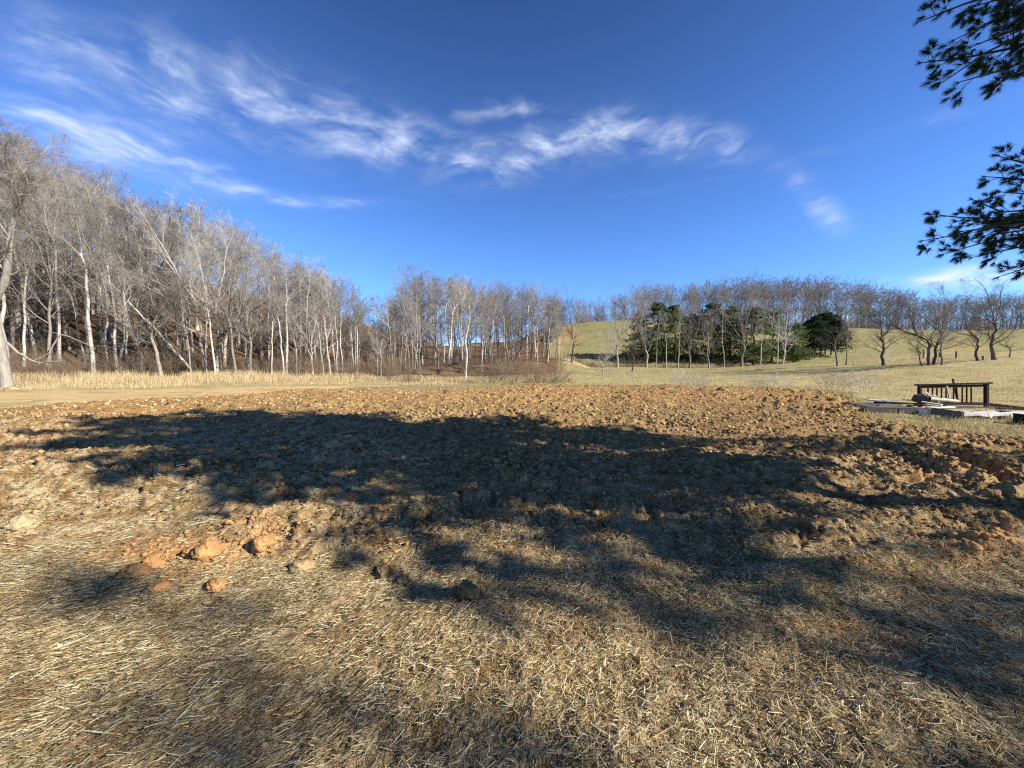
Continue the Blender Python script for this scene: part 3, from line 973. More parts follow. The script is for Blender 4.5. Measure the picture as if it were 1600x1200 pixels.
def plant(kind, X, Y, H, label, cat, group, rng, name="bare_tree", lean=0.0, zs=None):
    tm, cm, top = KINDS[kind]
    s_ = H / top
    o = empty(name, (X, Y, float(surf(X, Y))), rng.uniform(0, 6.28), (s_ * rng.uniform(0.75, 1.3),) * 2 + (s_,))
    o.rotation_euler = (rng.normal() * 0.03, lean + rng.normal() * 0.03, rng.uniform(0, 6.28))
    obj("trunk", tm, o); obj("crown", cm, o)
    tag(o, label, cat, group)
    return o


rt = np.random.default_rng(99)


def top_z(px, py, Y):
    return at(px, py, Y)[2]


SKY_L = ([-300, 0, 60, 130, 170, 250, 320, 370, 430, 480, 520, 560, 580], [170, 200, 232, 245, 258, 300, 312, 335, 372, 402, 412, 452, 500])
SKY_G = ([500, 540, 560, 580, 595, 620], [430, 470, 488, 497, 485, 450])
SKY_C = ([575, 590, 620, 650, 700, 740, 780, 820, 860, 880, 900], [520, 480, 440, 412, 415, 432, 428, 436, 445, 455, 470])
SKY_R = ([840, 880, 940, 985, 1010, 1060, 1100, 1200, 1270, 1330, 1400, 1440, 1500, 1600, 1800], [455, 458, 466, 452, 440, 438, 430, 431, 424, 432, 450, 458, 455, 452, 450])

LEFT_LAB = {"pole": "slender pale barked bare tree among the dense trunks of the wooded hillside", "forest": "grey brown bare tree with fine twigs in the wooded hillside at left",
            "broad": "bare tree with a wide rounded crown in the wooded hillside at left", "dark": "dark barked crooked bare tree in the wooded hillside at left"}
nleft = 0
for Y0, cnt, f0, f1 in ((47.5, 26, .5, .95), (51, 28, .6, 1.0), (55, 28, .75, 1.0), (60, 26, .85, 1.0), (66, 24, .9, 1.0), (73, 20, .92, 1.0), (81, 16, .92, 1.0)):
    for j in range(cnt):
        px = -130 + (700) * (j + rt.uniform(0, 1)) / cnt
        Y = Y0 + rt.uniform(-2, 2) + 6 * float(ss(350, 570, px)) * (Y0 < 60)
        X = (px - 800) / FPX * Y
        zt = top_z(px, np.interp(px, *SKY_L) + rt.uniform(-16, 8), Y)
        H = (zt - float(hgt(X, Y))) * rt.uniform(f0, f1)
        H = min(max(H, 6.5), 30)
        r_ = rt.uniform()
        kd = "pole%d" % rt.integers(4) if r_ < 0.62 else ("forest%d" % rt.integers(4) if r_ < 0.85 else ("broad%d" % rt.integers(3) if r_ < 0.95 else "dark%d" % rt.integers(3)))
        kk_ = kd[:-1]
        plant(kd, X, Y, H, LEFT_LAB[kk_], "tree", {"pole": "slender pale trees of the left wood", "forest": "grey brown trees of the left wood", "broad": "round crowned trees of the left wood", "dark": "dark trees of the left wood"}[kk_], rt)
        nleft += 1
CEN_LAB = {"pole": "thin pale trunked bare tree in the grove beyond the middle of the field", "forest": "grey bare tree with fine twigs in the grove beyond the middle of the field",
           "broad": "round crowned bare tree in the grove beyond the middle of the field", "dark": "dark barked bare tree in the grove beyond the middle of the field"}
for Y0, cnt, f0, f1 in ((52, 12, .5, .8), (57, 15, .7, .98), (64, 15, .85, 1.0), (73, 14, .9, 1.0), (84, 12, .92, 1.0)):
    for j in range(cnt):
        px = 588 + 285 * (j + rt.uniform(0, 1)) / cnt
        Y = Y0 + rt.uniform(-2.5, 2.5)
        X = (px - 800) / FPX * Y
        zt = top_z(px, np.interp(px, *SKY_C) + rt.uniform(-12, 16), Y)
        H = min(max((zt - float(hgt(X, Y))) * rt.uniform(f0, f1), 5), 24)
        r_ = rt.uniform()
        kd = "pole%d" % rt.integers(4) if r_ < 0.35 else ("forest%d" % rt.integers(4) if r_ < 0.75 else ("broad%d" % rt.integers(3) if r_ < 0.88 else "dark%d" % rt.integers(3)))
        plant(kd, X, Y, H, CEN_LAB[kd[:-1]], "tree", "bare trees of the middle grove", rt)
for Y0, cnt in ((121, 22), (128, 24)):
    for j in range(cnt):
        px = 850 + 800 * (j + rt.uniform(0, 1)) / cnt
        Y = Y0 + rt.uniform(-3, 3)
        X = (px - 800) / FPX * Y
        zt = top_z(px, np.interp(px, *SKY_R) + rt.uniform(-8, 10), Y)
        H = max(zt - float(hgt(X, Y)), 6)
        kd = ("forest%d" % rt.integers(4)) if rt.uniform() < 0.6 else "broad%d" % rt.integers(1, 3)
        plant(kd, X, Y, H, "bare tree in the wood along the crest of the green hill", "tree", "bare trees on the crest of the hill", rt)


# the rest of the woods, deep behind: one mass
def light_tree(seed):
    return gen_tree(seed, r0=0.2, split=0.5, leaders=3, limbs=9, limb_t=(0.4, 0.98), limb_ratio=(0.2, 0.38), nb=4, nt=4, ntt=2, twig_r=0.013)


protos = [light_tree(q_) for q_ in (501, 502, 503)]
protos_far = [gen_tree(q_, r0=0.2, split=0.42, leaders=3, limbs=7, limb_t=(0.4, 0.98), limb_ratio=(0.2, 0.38), nb=3, nt=4, ntt=2, twig_r=0.02) for q_ in (511, 512, 513)]
acc = Acc()
spots = []
for Y0, cnt, a0, a1, sk in ((134, 40, 850, 1660, SKY_R), (160, 40, 850, 1660, SKY_R), (126, 40, 900, 1660, SKY_R), (151, 40, 850, 1660, SKY_R), (142, 40, 850, 1660, SKY_R), (62, 8, 430, 572, SKY_L), (69, 10, 430, 575, SKY_L), (64, 10, -120, 540, SKY_L), (72, 14, -120, 540, SKY_L), (80, 20, -120, 560, SKY_L), (90, 20, -120, 575, SKY_L), (70, 12, 530, 610, SKY_G), (85, 12, 530, 610, SKY_G), (78, 16, 592, 880, SKY_C), (92, 20, 592, 880, SKY_C), (108, 20, 585, 900, SKY_C)):
    for j in range(cnt):
        px = a0 + (a1 - a0) * (j + rt.uniform(0, 1)) / cnt
        Y = Y0 + rt.uniform(-4, 4); X = (px - 800) / FPX * Y
        zt = top_z(px, np.interp(px, *sk) + rt.uniform(4, 26) * (0.5 if sk is SKY_R else 1), Y)
        spots.append((X, Y, max(zt - float(hgt(X, Y)), 6)))
for X, Y, H in spots:
    w_, c_, tp_ = (protos_far if Y > 115 else protos)[rt.integers(3)]
    a = rt.uniform(0, 6.28); s_ = H / tp_
    for A in (w_, c_):
        v = np.concatenate(A.v) * s_
        v = np.stack([v[:, 0] * math.cos(a) - v[:, 1] * math.sin(a) + X, v[:, 0] * math.sin(a) + v[:, 1] * math.cos(a) + Y, v[:, 2] + float(hgt(X, Y))], -1)
        acc.add(v, np.concatenate(A.q))
tag(obj("distant_woods", acc.mesh("distant_woods", M_TWIG, True)), "distant bare woods closing the view behind the nearer trees", "woods", kind="stuff")


# trees one can tell apart: (kind, base px, base py, top py, lean, label)
def hitx(px, py):
    p_ = hit(px, py)
    return p_[0], p_[1]


SINGLE = [
    ("pole1", 728, 596, 438, 0.03, "pale forked bare tree with a curved trunk standing in front of the brown brush"),
    ("pole0", 652, 578, 412, 0.06, "tall pale trunked tree, highest of the middle grove beside the gap of sky"),
    ("dark1", 806, 566, 458, 0.35, "dark tree leaning strongly to the right in front of the middle grove"),
    ("pole2", 856, 566, 450, 0.0, "bare tree with pale patched trunk beside the small white hut"),
    ("pole3", 886, 570, 470, -0.15, "pale thin tree leaning left, one of a V pair at the creek bank"),
    ("dark0", 893, 566, 455, 0.12, "dark curved thin tree rising from the creek bank below the green hill"),
    ("broad0", 943, 599, 505, 0.0, "small lone bare tree standing at the far edge of the turned field"),
    ("broad0", 965, 574, 446, 0.02, "pale forked tall tree left of the evergreens"),
    ("dark2", 988, 580, 500, -0.05, "thin dark crooked tree with bare roots left of the evergreens"),
    ("broad1", 1009, 571, 436, 0.0, "tall round crowned bare tree in front of the leftmost evergreen"),
    ("pole0", 1025, 568, 480, 0.0, "straight thin pale tree before the left evergreens, second from the round crowned one"),
    ("pole1", 1041, 569, 486, 0.02, "short thin trunked tree before the dark evergreens"),
    ("pole3", 1059, 568, 470, 0.06, "slightly leaning pale tree before the dark evergreens"),
    ("broad2", 1077, 571, 452, 0.02, "bare tree with twiggy pinkish crown between two dark evergreens"),
    ("broad1", 1107, 566, 476, 0.0, "short spreading bare tree in the gap between dark evergreens"),
    ("pole2", 1131, 568, 440, -0.03, "tall tree with a crooked white trunk before the darkest evergreen"),
    ("broad2", 1158, 568, 436, 0.0, "tall bare tree with a wide fan crown left of the bright green pine"),
    ("pole0", 1188, 567, 480, 0.03, "thin pale sapling before the bright green pine"),
    ("broad0", 1222, 568, 450, 0.08, "pale several stemmed tree right of the bright green pine"),
    ("pole3", 1214, 564, 458, -0.02, "thin straight tree touching the pale several stemmed one"),
    ("forest1", 1322, 570, 446, 0.02, "grey bare tree just right of the black cedar row"),
    ("forest3", 1309, 571, 470, 0.03, "thin leaning tree at the right end of the black cedar row"),
    ("pole2", 1334, 571, 520, 0.0, "small feathery sapling right of the black cedar row"),
    ("dark2", 1381, 571, 446, 0.0, "single dark trunked tree with wide crown on the edge of the pasture"),
    ("dark1", 1441, 571, 500, -0.2, "dark thin trunk leaning left beside the twin trunked tree"),
    ("dark0", 1451, 571, 440, 0.0, "left trunk of the twin dark tree on the edge of the pasture"),
    ("dark2", 1458, 570, 438, 0.12, "right trunk of the twin dark tree on the edge of the pasture"),
    ("forest2", 1472, 571, 462, 0.06, "slender dark tree right of the twin trunked tree"),
    ("dark1", 1527, 564, 452, -0.1, "crooked dark tree leaning left beside the dirt lane on the hill"),
    ("dark2", 1553, 562, 424, 0.04, "largest dark tree at the right, standing on the near grassy rise"),
    ("dark0", 1577, 559, 512, 0.1, "small leaning dark tree right of the largest dark tree"),
]
for kd, bx, by, ty_, ln, lab in SINGLE:
    X, Y = hitx(bx, by)
    H = top_z(bx, ty_, Y) - float(hgt(X, Y))
    if Y > 70 or (bx > 950 and Y > 66):
        Y = 65.0 + rt.uniform(-1, 1); X = (bx - 800) / FPX * Y; H = top_z(bx, ty_, Y) - float(hgt(X, Y))
    plant(kd, X, Y, H, lab, "tree", None, rt, lean=ln)

# the big leaning tree at the left edge, nearest of all
YB = 24.5
tr = [(10, 612, .46), (9, 590, .38), (7, 555, .36), (4, 515, .34), (1, 486, .32), (4, 470, .30), (18, 455, .28), (31, 437, .25), (35, 412, .23), (41, 385, .21), (48, 360, .19), (62, 335, .16)]
pts = []
for px, py, r in tr:
    p_ = at(px + 2, py, YB) - at(10, 606, YB)
    pts.append((p_[0], (py - 606) * 0.004, p_[2], r * 0.72))
wood, crown, top = gen_tree(seed=777, H=4.2, trunk=pts, leaders=4, lead_ang=(0.15, 0.75), limbs=7, limb_t=(0.6, 0.97), limb_ratio=(0.45, 0.8), limb_ang=(0.6, 1.1), up=0.07, nb=6, nt=6, ntt=4, twig_r=0.005)
o = empty("bare_tree", (at(10, 606, YB)[0], YB, float(hgt(at(10, 606, YB)[0], YB))))
obj("trunk", wood.mesh("trunk", M_PALE, True), o); obj("crown", crown.mesh("crown", M_TWIG, True), o)
tag(o, "thick pale leaning tree with a bent trunk at the left edge, nearest of all", "tree")


# fallen and leaning dead stems, logs
def stem_obj(name, pts, rads, mat, label, cat, k=14, group=None, seed=0):
    rng = np.random.default_rng(seed)
    P, R, L = resample(pts, rads, k)
    P[1:-1] += rng.normal(size=(k - 2, 3)) * np.mean(rads) * 0.35
    A = Acc(); A.tubes((P - P[0])[None], R[None], 8)
    P2, R2, L2 = grow(rng, (P - P[0])[None], R[None], np.array([L]), 5, 0.4, 0.98, (0.5, 1.0), (0.1, 0.25), 5, 0.4, 0.05, 0.2)
    A.tubes(P2, R2, 5)
    # close the ends
    o = obj(name, A.mesh(name, mat, True))
    o.location = P[0]
    return tag(o, label, cat, group)


def gp(px, py, dz=0.0, Y=None):
    if Y is None:
        p_ = hit(px, py); return p_ + np.array([0, 0, dz])
    return at(px, py, Y)


stem_obj("dead_tree", [gp(296, 575, 0, 49), gp(240, 510, 0, 49), gp(192, 465, 0, 49)], [.14, .12, .07], M_PALE, "pale dead tree leaning far to the left against the wooded hillside", "dead tree", seed=1)
stem_obj("dead_tree", [gp(150, 545, 0, 47), gp(95, 520, 0, 47), gp(80, 545, 0, 47), gp(72, 572, 0, 47)], [.04, .07, .09, .10], M_PALE, "pale sapling bent over into an arch near the big leaning tree", "dead tree", seed=2)
stem_obj("fallen_branch", [gp(12, 536, 0, 40), gp(30, 552, 0, 40), gp(52, 565, 0, 40), gp(60, 568, 0, 40), gp(100, 564, 0, 40)], [.12, .12, .11, .10, .05], M_MID, "curved fallen bough lying behind the big leaning tree", "branch", seed=3)
stem_obj("fallen_log", [gp(672, 577, 0, 50), gp(720, 580, 0, 49)], [.16, .11], M_DARK, "dark fallen log on the bank under the middle grove", "log", seed=4)
stem_obj("fallen_log", [gp(740, 573, 0, 53), gp(800, 577, 0, 52)], [.13, .09], M_MID, "long grey brown fallen log behind the brown brush", "log", seed=5)
stem_obj("fallen_log", [gp(700, 570, 0, 54), gp(760, 556, 0, 56)], [.15, .08], M_DARK, "dark fallen trunk propped up in the middle grove", "log", seed=6)
stem_obj("fallen_log", [gp(1203, 572, 0, 60), gp(1252, 575, 0, 60)], [.18, .12], M_PALE, "pale fallen log with stubs at the meadow edge below the pale several stemmed tree", "log", seed=7)
stem_obj("fallen_log", [gp(1202, 571, 0, 59), gp(1216, 573, 0, 59)], [.2, .14], M_WPALE, "short white log end at the left of the pale fallen log", "log", seed=8)
stem_obj("fallen_branch", [gp(1004, 583, 0, 58), gp(978, 581, 0, 58)], [.06, .12], M_DARK, "dark root mass of branches at the foot of the thin crooked tree", "branch", seed=9)
stem_obj("broken_limb", [at(835, 492, 62), at(856, 486, 62)], [.12, .09], M_WPALE, "short pale broken limb hung up in the middle grove", "branch", seed=10)

# twig standing in the straw, bottom left
x, y = g2(150, 942)
stem_obj("twig", [np.array([x, y, float(surf(x, y))]), at(150, 930, y + 0.02), at(155, 918, y + 0.03), at(159, 911, y + 0.04)], [.006, .006, .005, .004], M_DARK, "short dark twig sticking up out of the straw below the orange clods", "twig", 10, seed=11)


# ------------------------------------------------------------------ brush and shrubs
def shrub_acc(acc, X, Y, H, spread, nst, rng, r=0.010, nb=4, nt=3, ox=0.0, oy=0.0, oz=0.0):
    z0 = float(surf(X, Y))
    n = nst
    th = rng.uniform(0, 6.28, n); l = rng.uniform(0, spread, n)
    st = np.stack([X + np.cos(th) * l * 0.35 - ox, Y + np.sin(th) * l * 0.35 - oy, np.full(n, z0 - 0.05 - oz)], -1)
    d = unit(np.stack([np.cos(th) * l, np.sin(th) * l, rng.uniform(0.6, 1.1, n) * H], -1))
    L = H * rng.uniform(0.6, 1.1, n)
    pts = [st]
    for _ in range(5):
        d = unit(d + rng.normal(size=(n, 3)) * 0.12 + np.array([0, 0, 0.02]))
        pts.append(pts[-1] + d * (L / 5)[:, None])
    P = np.stack(pts, 1); R = r * np.linspace(1, 0.4, 6)[None] * rng.uniform(0.7, 1.3, n)[:, None]
    acc.tubes(P, R, 3)
    P2, R2, L2 = grow(rng, P, R, L, nb, 0.25, 0.97, (0.35, 0.9), (0.25, 0.5), 4, 0.75, 0.04, 0.16, 0.4, rmin=r * 0.5)
    acc.tubes(P2, R2, 3)
    P3, R3, L3 = grow(rng, P2, R2, L2, nt, 0.2, 0.98, (0.35, 0.9), (0.4, 0.8), 3, 0.8, 0.02, 0.2, 0.3, rmin=r * 0.42)
    acc.tubes(P3, R3, 3)


rb = np.random.default_rng(55)
acc = Acc()
for j in range(330):
    px = rb.uniform(-120, 640)
    Y = 47 + 3 * math.sin((px - 800) / FPX * 48 * 0.13) + rb.uniform(-2.5, 9) + 2 * float(ss(400, 600, px))
    X = (px - 800) / FPX * Y
    shrub_acc(acc, X, Y, rb.uniform(1.4, 3.4), 1.6, 7, rb, 0.012, 5, 4)
for j in range(90):
    px = rb.uniform(600, 1000)
    Y = rb.uniform(48, 60) if px < 880 else rb.uniform(62, 70)
    X = (px - 800) / FPX * Y
    shrub_acc(acc, X, Y, rb.uniform(1.0, 2.4), 1.4, 7, rb, 0.012, 5, 4)
for j in range(70):
    px = rb.uniform(980, 1460); Y = rb.uniform(65.5, 71)
    X = (px - 800) / FPX * Y
    shrub_acc(acc, X, Y, rb.uniform(0.8, 2.0) * (0.6 if px > 1250 else 1), 1.4, 7, rb, 0.014, 5, 3)
for j in range(260):
    px = rb.uniform(900, 1660); Y = rb.uniform(119, 127)
    X = (px - 800) / FPX * Y
    shrub_acc(acc, X, Y, rb.uniform(1.5, 4.2), 2.2, 7, rb, 0.024, 4, 3)
for j in range(320):
    px = rb.uniform(850, 1660); Y = rb.uniform(124, 172)
    shrub_acc(acc, (px - 800) / FPX * Y, Y, rb.uniform(3.0, 6.5), 2.6, 6, rb, 0.03, 4, 3)
tag(obj("undergrowth", acc.mesh("undergrowth", M_BRUSH, True)), "tangled leafless brown undergrowth along the foot of the woods", "undergrowth", kind="stuff")


def shrub(px, py, H, spread, nst, mat, lab, group=None, r=0.009, seed=0, nb=5, nt=4):
    rng = np.random.default_rng(seed)
    X, Y = hitx(px, py)
    A = Acc(); shrub_acc(A, X, Y, H, spread, nst, rng, r, nb, nt, X, Y, float(surf(X, Y)))
    o = obj("bare_shrub", A.mesh("bare_shrub", mat, True)); o.location = (X, Y, float(surf(X, Y)))
    return tag(o, lab, "shrub", group)


for i, (px, py, H, sp_, ns) in enumerate(((765, 601, 1.9, 2.2, 60), (800, 601, 2.1, 2.4, 70), (838, 602, 2.0, 2.2, 70), (868, 601, 1.7, 1.8, 45), (700, 596, 1.3, 1.8, 34), (610, 596, 1.2, 1.8, 34), (640, 598, 1.1, 1.5, 30))):
    shrub(px, py, H, sp_, ns, M_BRUSH, "brown leafless shrub in the thicket between the field and the middle grove", "brown shrubs of the middle thicket", 0.009, 900 + i)
for i, (px, py, H, sp_, ns, lab) in enumerate((
        (1062, 607, 1.3, 1.1, 26, "pale twiggy shrub at the field edge below the round crowned tree, left half"),
        (1092, 607, 1.2, 1.0, 24, "pale twiggy shrub at the field edge, right half of the clump below the evergreens"),
        (1185, 609, 1.1, 1.1, 22, "low pale shrub at the field edge below the bright green pine"),
        (1218, 609, 1.2, 1.0, 22, "pale shrub at the field edge below the pale fallen log"),
        (1296, 613, 1.45, 1.1, 24, "taller bare shrub at the field edge, left of the one nearest the lumber"),
        (1345, 614, 1.4, 1.2, 26, "bare shrub at the field edge nearest to the lumber pile"),
        (60, 606, 1.5, 1.2, 16, "dark bare shrub beside the foot of the big leaning tree"),
        (40, 604, 1.1, 1.0, 12, "low bare shrub behind the pale boulder"))):
    shrub(px, py, H, sp_, ns, M_TWIGP if px > 900 else M_BRUSH, lab, None, 0.007, 930 + i)


# ------------------------------------------------------------------ evergreens
def gen_evergreen(seed, H, rad, base, mat, shape=0.7, limbs=70, dens=22):
    rng = np.random.default_rng(seed)
    wood = Acc()
    zz = np.linspace(0, 1, 10)
    TP = np.stack([rng.normal(size=10) * 0.04 * H * zz * 0.3, rng.normal(size=10) * 0.04 * H * zz * 0.3, zz * H * 0.96 - 0.2 * (zz == 0)], -1)
    wood.tubes(TP[None], (0.018 * H * (1 - 0.9 * zz) + 0.015)[None], 8)
    t_ = rng.uniform(0, 1, limbs) ** 0.9
    h_ = base + (H - base) * t_
    prof = np.minimum(1, (t_ + 0.12) / 0.3) * (1 - t_) ** shape
    th = rng.uniform(0, 6.28, limbs)
    L = rad * prof * rng.uniform(0.65, 1.25, limbs) + 0.25
    st = np.stack([np.interp(h_, TP[:, 2], TP[:, 0]), np.interp(h_, TP[:, 2], TP[:, 1]), h_], -1)
    d = unit(np.stack([np.cos(th), np.sin(th), rng.uniform(-0.15, 0.45, limbs)], -1))
    P = st[:, None] + d[:, None] * (np.linspace(0, 1, 5)[None, :, None] * L[:, None, None]) + np.array([0, 0, -0.12])[None, None] * (np.linspace(0, 1, 5) ** 2)[None, :, None] * L[:, None, None]
    wood2 = wood
    wood2.tubes(P, (0.02 + 0.012 * L)[:, None] * np.linspace(1, 0.2, 5)[None], 4)
    # needle sprays
    n = limbs * dens
    idx = np.repeat(np.arange(limbs), dens)
    s_ = rng.uniform(0.22, 1.03, n) ** 0.8
    f_ = np.clip(s_ * 4, 0, 3.999); i = f_.astype(int); fr = (f_ - i)[:, None]
    c = P[idx, i] * (1 - fr) + P[idx, i + 1] * fr
    spread = 0.16 * L[idx] * (1.15 - s_ * 0.6) + 0.05
    c = c + rng.normal(size=(n, 3)) * spread[:, None] * np.array([1, 1, 0.55])
    out = unit(c - np.stack([np.zeros(n), np.zeros(n), c[:, 2] - 0.2], -1))
    A = Acc()
    per = 16
    cc = np.repeat(c, per, 0); m_ = len(cc)
    D = unit(np.repeat(out, per, 0) * 0.8 + rng.normal(size=(m_, 3)) * 0.65 + np.array([0, 0, 0.15]))
    Ls = rng.uniform(0.08, 0.24, m_) * (H / 9)
    side = unit(np.cross(D, rng.normal(size=(m_, 3)))) * (Ls * 0.20)[:, None]
    V = np.stack([cc - side * 0.4, cc + D * (Ls * 0.45)[:, None] - side, cc + D * Ls[:, None], cc + D * (Ls * 0.45)[:, None] + side], 1)
    A.add(V, np.arange(m_ * 4).reshape(-1, 4))
    return wood2.mesh("trunk", M_DARK, True), A.mesh("crown", mat)


EV = {"thin": gen_evergreen(15, 9.0, 2.9, 0.8, M_EVERG, 0.75, 110, 2)}
for key, args in {"a": (11, 9.0, 3.0, 0.7, M_EVERG, 0.6, 100, 24), "b": (12, 9.0, 3.0, 1.0, M_EVERG, 0.8, 104, 24), "c": (13, 9.0, 3.8, 1.5, M_CEDAR, 0.45, 110, 28), "d": (14, 9.0, 3.0, 0.4, M_EVERG, 0.75, 104, 24)}.items():
    EV[key] = gen_evergreen(*args)


def evergreen(key, bx, by, ty_, lab, group=None, wide=1.0, Yo=None):
    X, Y = hitx(bx, by)
    if Yo: Y = Yo; X = (bx - 800) / FPX * Y
    H = (top_z(bx, ty_ - 1, Y) - float(hgt(X, Y)))
    s_ = H / 9.0
    o = empty("evergreen_tree", (X, Y, float(hgt(X, Y)) - 0.1), rt.uniform(0, 6.28), (s_ * wide, s_ * wide, s_))
    obj("trunk", EV[key][0], o); obj("crown", EV[key][1], o)
    return tag(o, lab, "evergreen", group)


for a in (
    ("d", 1000, 566, 488, "dark evergreen at the left end of the evergreen clump", None, 1.15, 79),
    ("a", 1026, 566, 474, "tall olive green evergreen behind the round crowned bare tree", None, 1.15, 78),
    ("b", 1054, 566, 476, "olive green evergreen, second tall one of the clump from its left end", None, 1.2, 78),
    ("d", 1080, 566, 492, "dark evergreen behind the twiggy pinkish bare tree", None, 1.2, 80),
    ("c", 1112, 566, 478, "broad dark evergreen in the middle of the clump", None, 1.1, 78),
    ("d", 1140, 566, 480, "darkest evergreen, behind the crooked white trunk", None, 1.2, 78),
    ("b", 1176, 566, 480, "bright green sunlit pine, palest of the evergreens", None, 1.25, 75),
    ("b", 1205, 566, 486, "green pine touching the bright green one on its right", None, 1.15, 79),
    ("a", 1240, 567, 506, "low green evergreen at the right end of the clump beside the cedars", None, 1.35, 76),
    ("d", 866, 528, 500, "small dark evergreen beside the bare orange earth on the hill", None, 1.1, None),
):
    evergreen(*a)
for px, tp_ in ((1262, 502), (1272, 496), (1281, 492), (1288, 491), (1297, 494), (1306, 502)):
    evergreen("c", px, 552, tp_, "nearly black cedar standing in the close row with bare lower trunks", "black cedars standing in a row", 0.95, 84 + rt.uniform(-2, 2))


# ------------------------------------------------------------------ near pine, reaching in from the right
def needles_at(A, c, d, rng, per, ln, w, cone):
    n = len(c)
    cc = np.repeat(c, per, 0); dd = np.repeat(d, per, 0); m_ = len(cc)
    D = unit(dd + rng.normal(size=(m_, 3)) * cone + np.array([0, 0, -0.18]))
    L = ln * rng.uniform(0.7, 1.15, m_)
    side = unit(np.cross(D, rng.normal(size=(m_, 3)))) * (w * 0.5)
    V = np.stack([cc - side, cc + side, cc + D * L[:, None] + side * 0.4, cc + D * L[:, None] - side * 0.4], 1)
    A.add(V, np.arange(m_ * 4).reshape(-1, 4))


def pine_spray(wood, need, P, R, L, rng, ns, nt, per, ln, w, t0=0.3):
    """side shoots, twigs and needle tufts on limbs P"""
    P2, R2, L2 = grow(rng, P, R, L, ns, t0, 0.98, (0.55, 0.95), (0.14, 0.30), 5, 0.5, 0.02, 0.10, 0.55, rmin=0.004)
    wood.tubes(P2, R2, 4)
    P3, R3, L3 = grow(rng, P2, R2, np.maximum(L2, 0.25), nt, 0.2, 0.98, (0.4, 0.8), (0.3, 0.6), 4, 0.7, 0.03, 0.12, 0.3, rmin=0.0028)
    wood.tubes(P3, R3, 3)
    for Q in (P3, P2, P):
        d = unit(Q[:, -1] - Q[:, -2])
        needles_at(need, Q[:, -1], d, rng, per, ln, w, 0.34)
    d = unit(P3[:, -1] - P3[:, -2])
    needles_at(need, 0.45 * P3[:, -1] + 0.55 * P3[:, -2], d, rng, per, ln, w, 0.5)


PX0, PY0 = 9.6, 1.6
pine_wood, pine_limb, pine_need = Acc(), Acc(), Acc()
rp = np.random.default_rng(31)
HP = 15.0
zz = np.linspace(0, 1, 16)
TP = np.stack([0.25 * np.sin(zz * 3), 0.2 * np.sin(zz * 4 + 1), zz * HP - 0.3 * (zz == 0)], -1)
TRr = 0.24 * (1 - 0.9 * zz) + 0.02
pine_wood.tubes(TP[None], TRr[None], 12)


def clear_of_view(base, tips):
    """how far along a limb may run before it enters the part of the view that shows open sky"""
    out = np.ones(len(tips))
    for k_ in range(24):
        p_ = base + (tips - base) * out[:, None]
        bad = (p_[:, 1] > 0.3) & (p_[:, 0] / np.maximum(p_[:, 1], 0.01) < 1.52) & (p_[:, 2] - CAMZ < 1.12 * p_[:, 1])
        out = np.where(bad, out - 0.04, out)
    return out


nl = 66
hz = np.linspace(3.2, HP - 0.4, nl) + rp.normal(size=nl) * 0.2
th = np.arange(nl) * 2.4 + rp.normal(size=nl) * 0.4
tt = (hz - 3.2) / (HP - 3.2)
L = (4.3 * (1 - tt) ** 0.55 + 0.5) * rp.uniform(0.75, 1.1, nl)
st = np.stack([np.interp(hz, TP[:, 2], TP[:, 0]), np.interp(hz, TP[:, 2], TP[:, 1]), hz], -1)
dd = np.stack([np.cos(th), np.sin(th), 0.12 + 0.35 * tt], -1)
tips = st + dd * L[:, None] + np.array([PX0, PY0, 0])
fac = clear_of_view(st + np.array([PX0, PY0, 0]), tips)
L = np.maximum(L * fac, 0.5)
s_ = np.linspace(0, 1, 7)
PL = st[:, None] + dd[:, None] * (s_[None, :, None] * L[:, None, None]) + np.array([0, 0, -1.0])[None, None] * (0.10 * np.sin(s_ * np.pi * 0.9))[None, :, None] * L[:, None, None]
RL = (0.016 + 0.009 * L)[:, None] * np.linspace(1, 0.2, 7)[None]
pine_limb.tubes(PL, RL, 6)
pine_spray(pine_limb, pine_need, PL, RL, L, rp, 17, 5, 15, 0.13, 0.022, 0.22)
# the nearest pine: lower limbs lost, a broad blunt crown that is dense on the field side and thin towards the path
HN = 12.2
hi_wood, hi_limb, hi_need = Acc(), Acc(), Acc()
zz2 = np.linspace(0, 1, 16)
TP1 = np.stack([0.25 * np.sin(zz2 * 3), 0.2 * np.sin(zz2 * 4 + 1), zz2 * HN - 0.3 * (zz2 == 0)], -1)
hi_wood.tubes(TP1[None], (0.27 * (1 - 0.85 * zz2) + 0.02)[None], 12)
nl1 = 104
hz1 = 5.6 + (HN - 6.0) * (np.arange(nl1) + rp.uniform(0, 1, nl1)) / nl1
th1 = np.arange(nl1) * 2.4 + rp.normal(size=nl1) * 0.4
side_c = np.cos(th1 - math.atan2(0.917, 0.40))            # +1 on the field side of the sun line
keep_ = rp.uniform(size=nl1) < np.where(side_c > -0.25, 1.0, 0.66)
hz1, th1, side_c = hz1[keep_], th1[keep_], side_c[keep_]
nl1 = len(hz1); t1 = (hz1 - 5.6) / (HN - 5.6)
L1_ = (3.9 - 1.5 * t1 ** 3) * rp.uniform(0.8, 1.08, nl1) * np.interp(side_c, [-1.0, -0.5, -0.1], [0.76, 0.84, 1.0])
st1 = np.stack([np.interp(hz1, TP1[:, 2], TP1[:, 0]), np.interp(hz1, TP1[:, 2], TP1[:, 1]), hz1], -1)
dd1 = np.stack([np.cos(th1), np.sin(th1), 0.08 + 0.12 * t1], -1)
o1 = np.array([PX0, PY0, 0])
L1_ = np.maximum(L1_ * clear_of_view(st1 + o1, st1 + dd1 * L1_[:, None] + o1), 0.5)
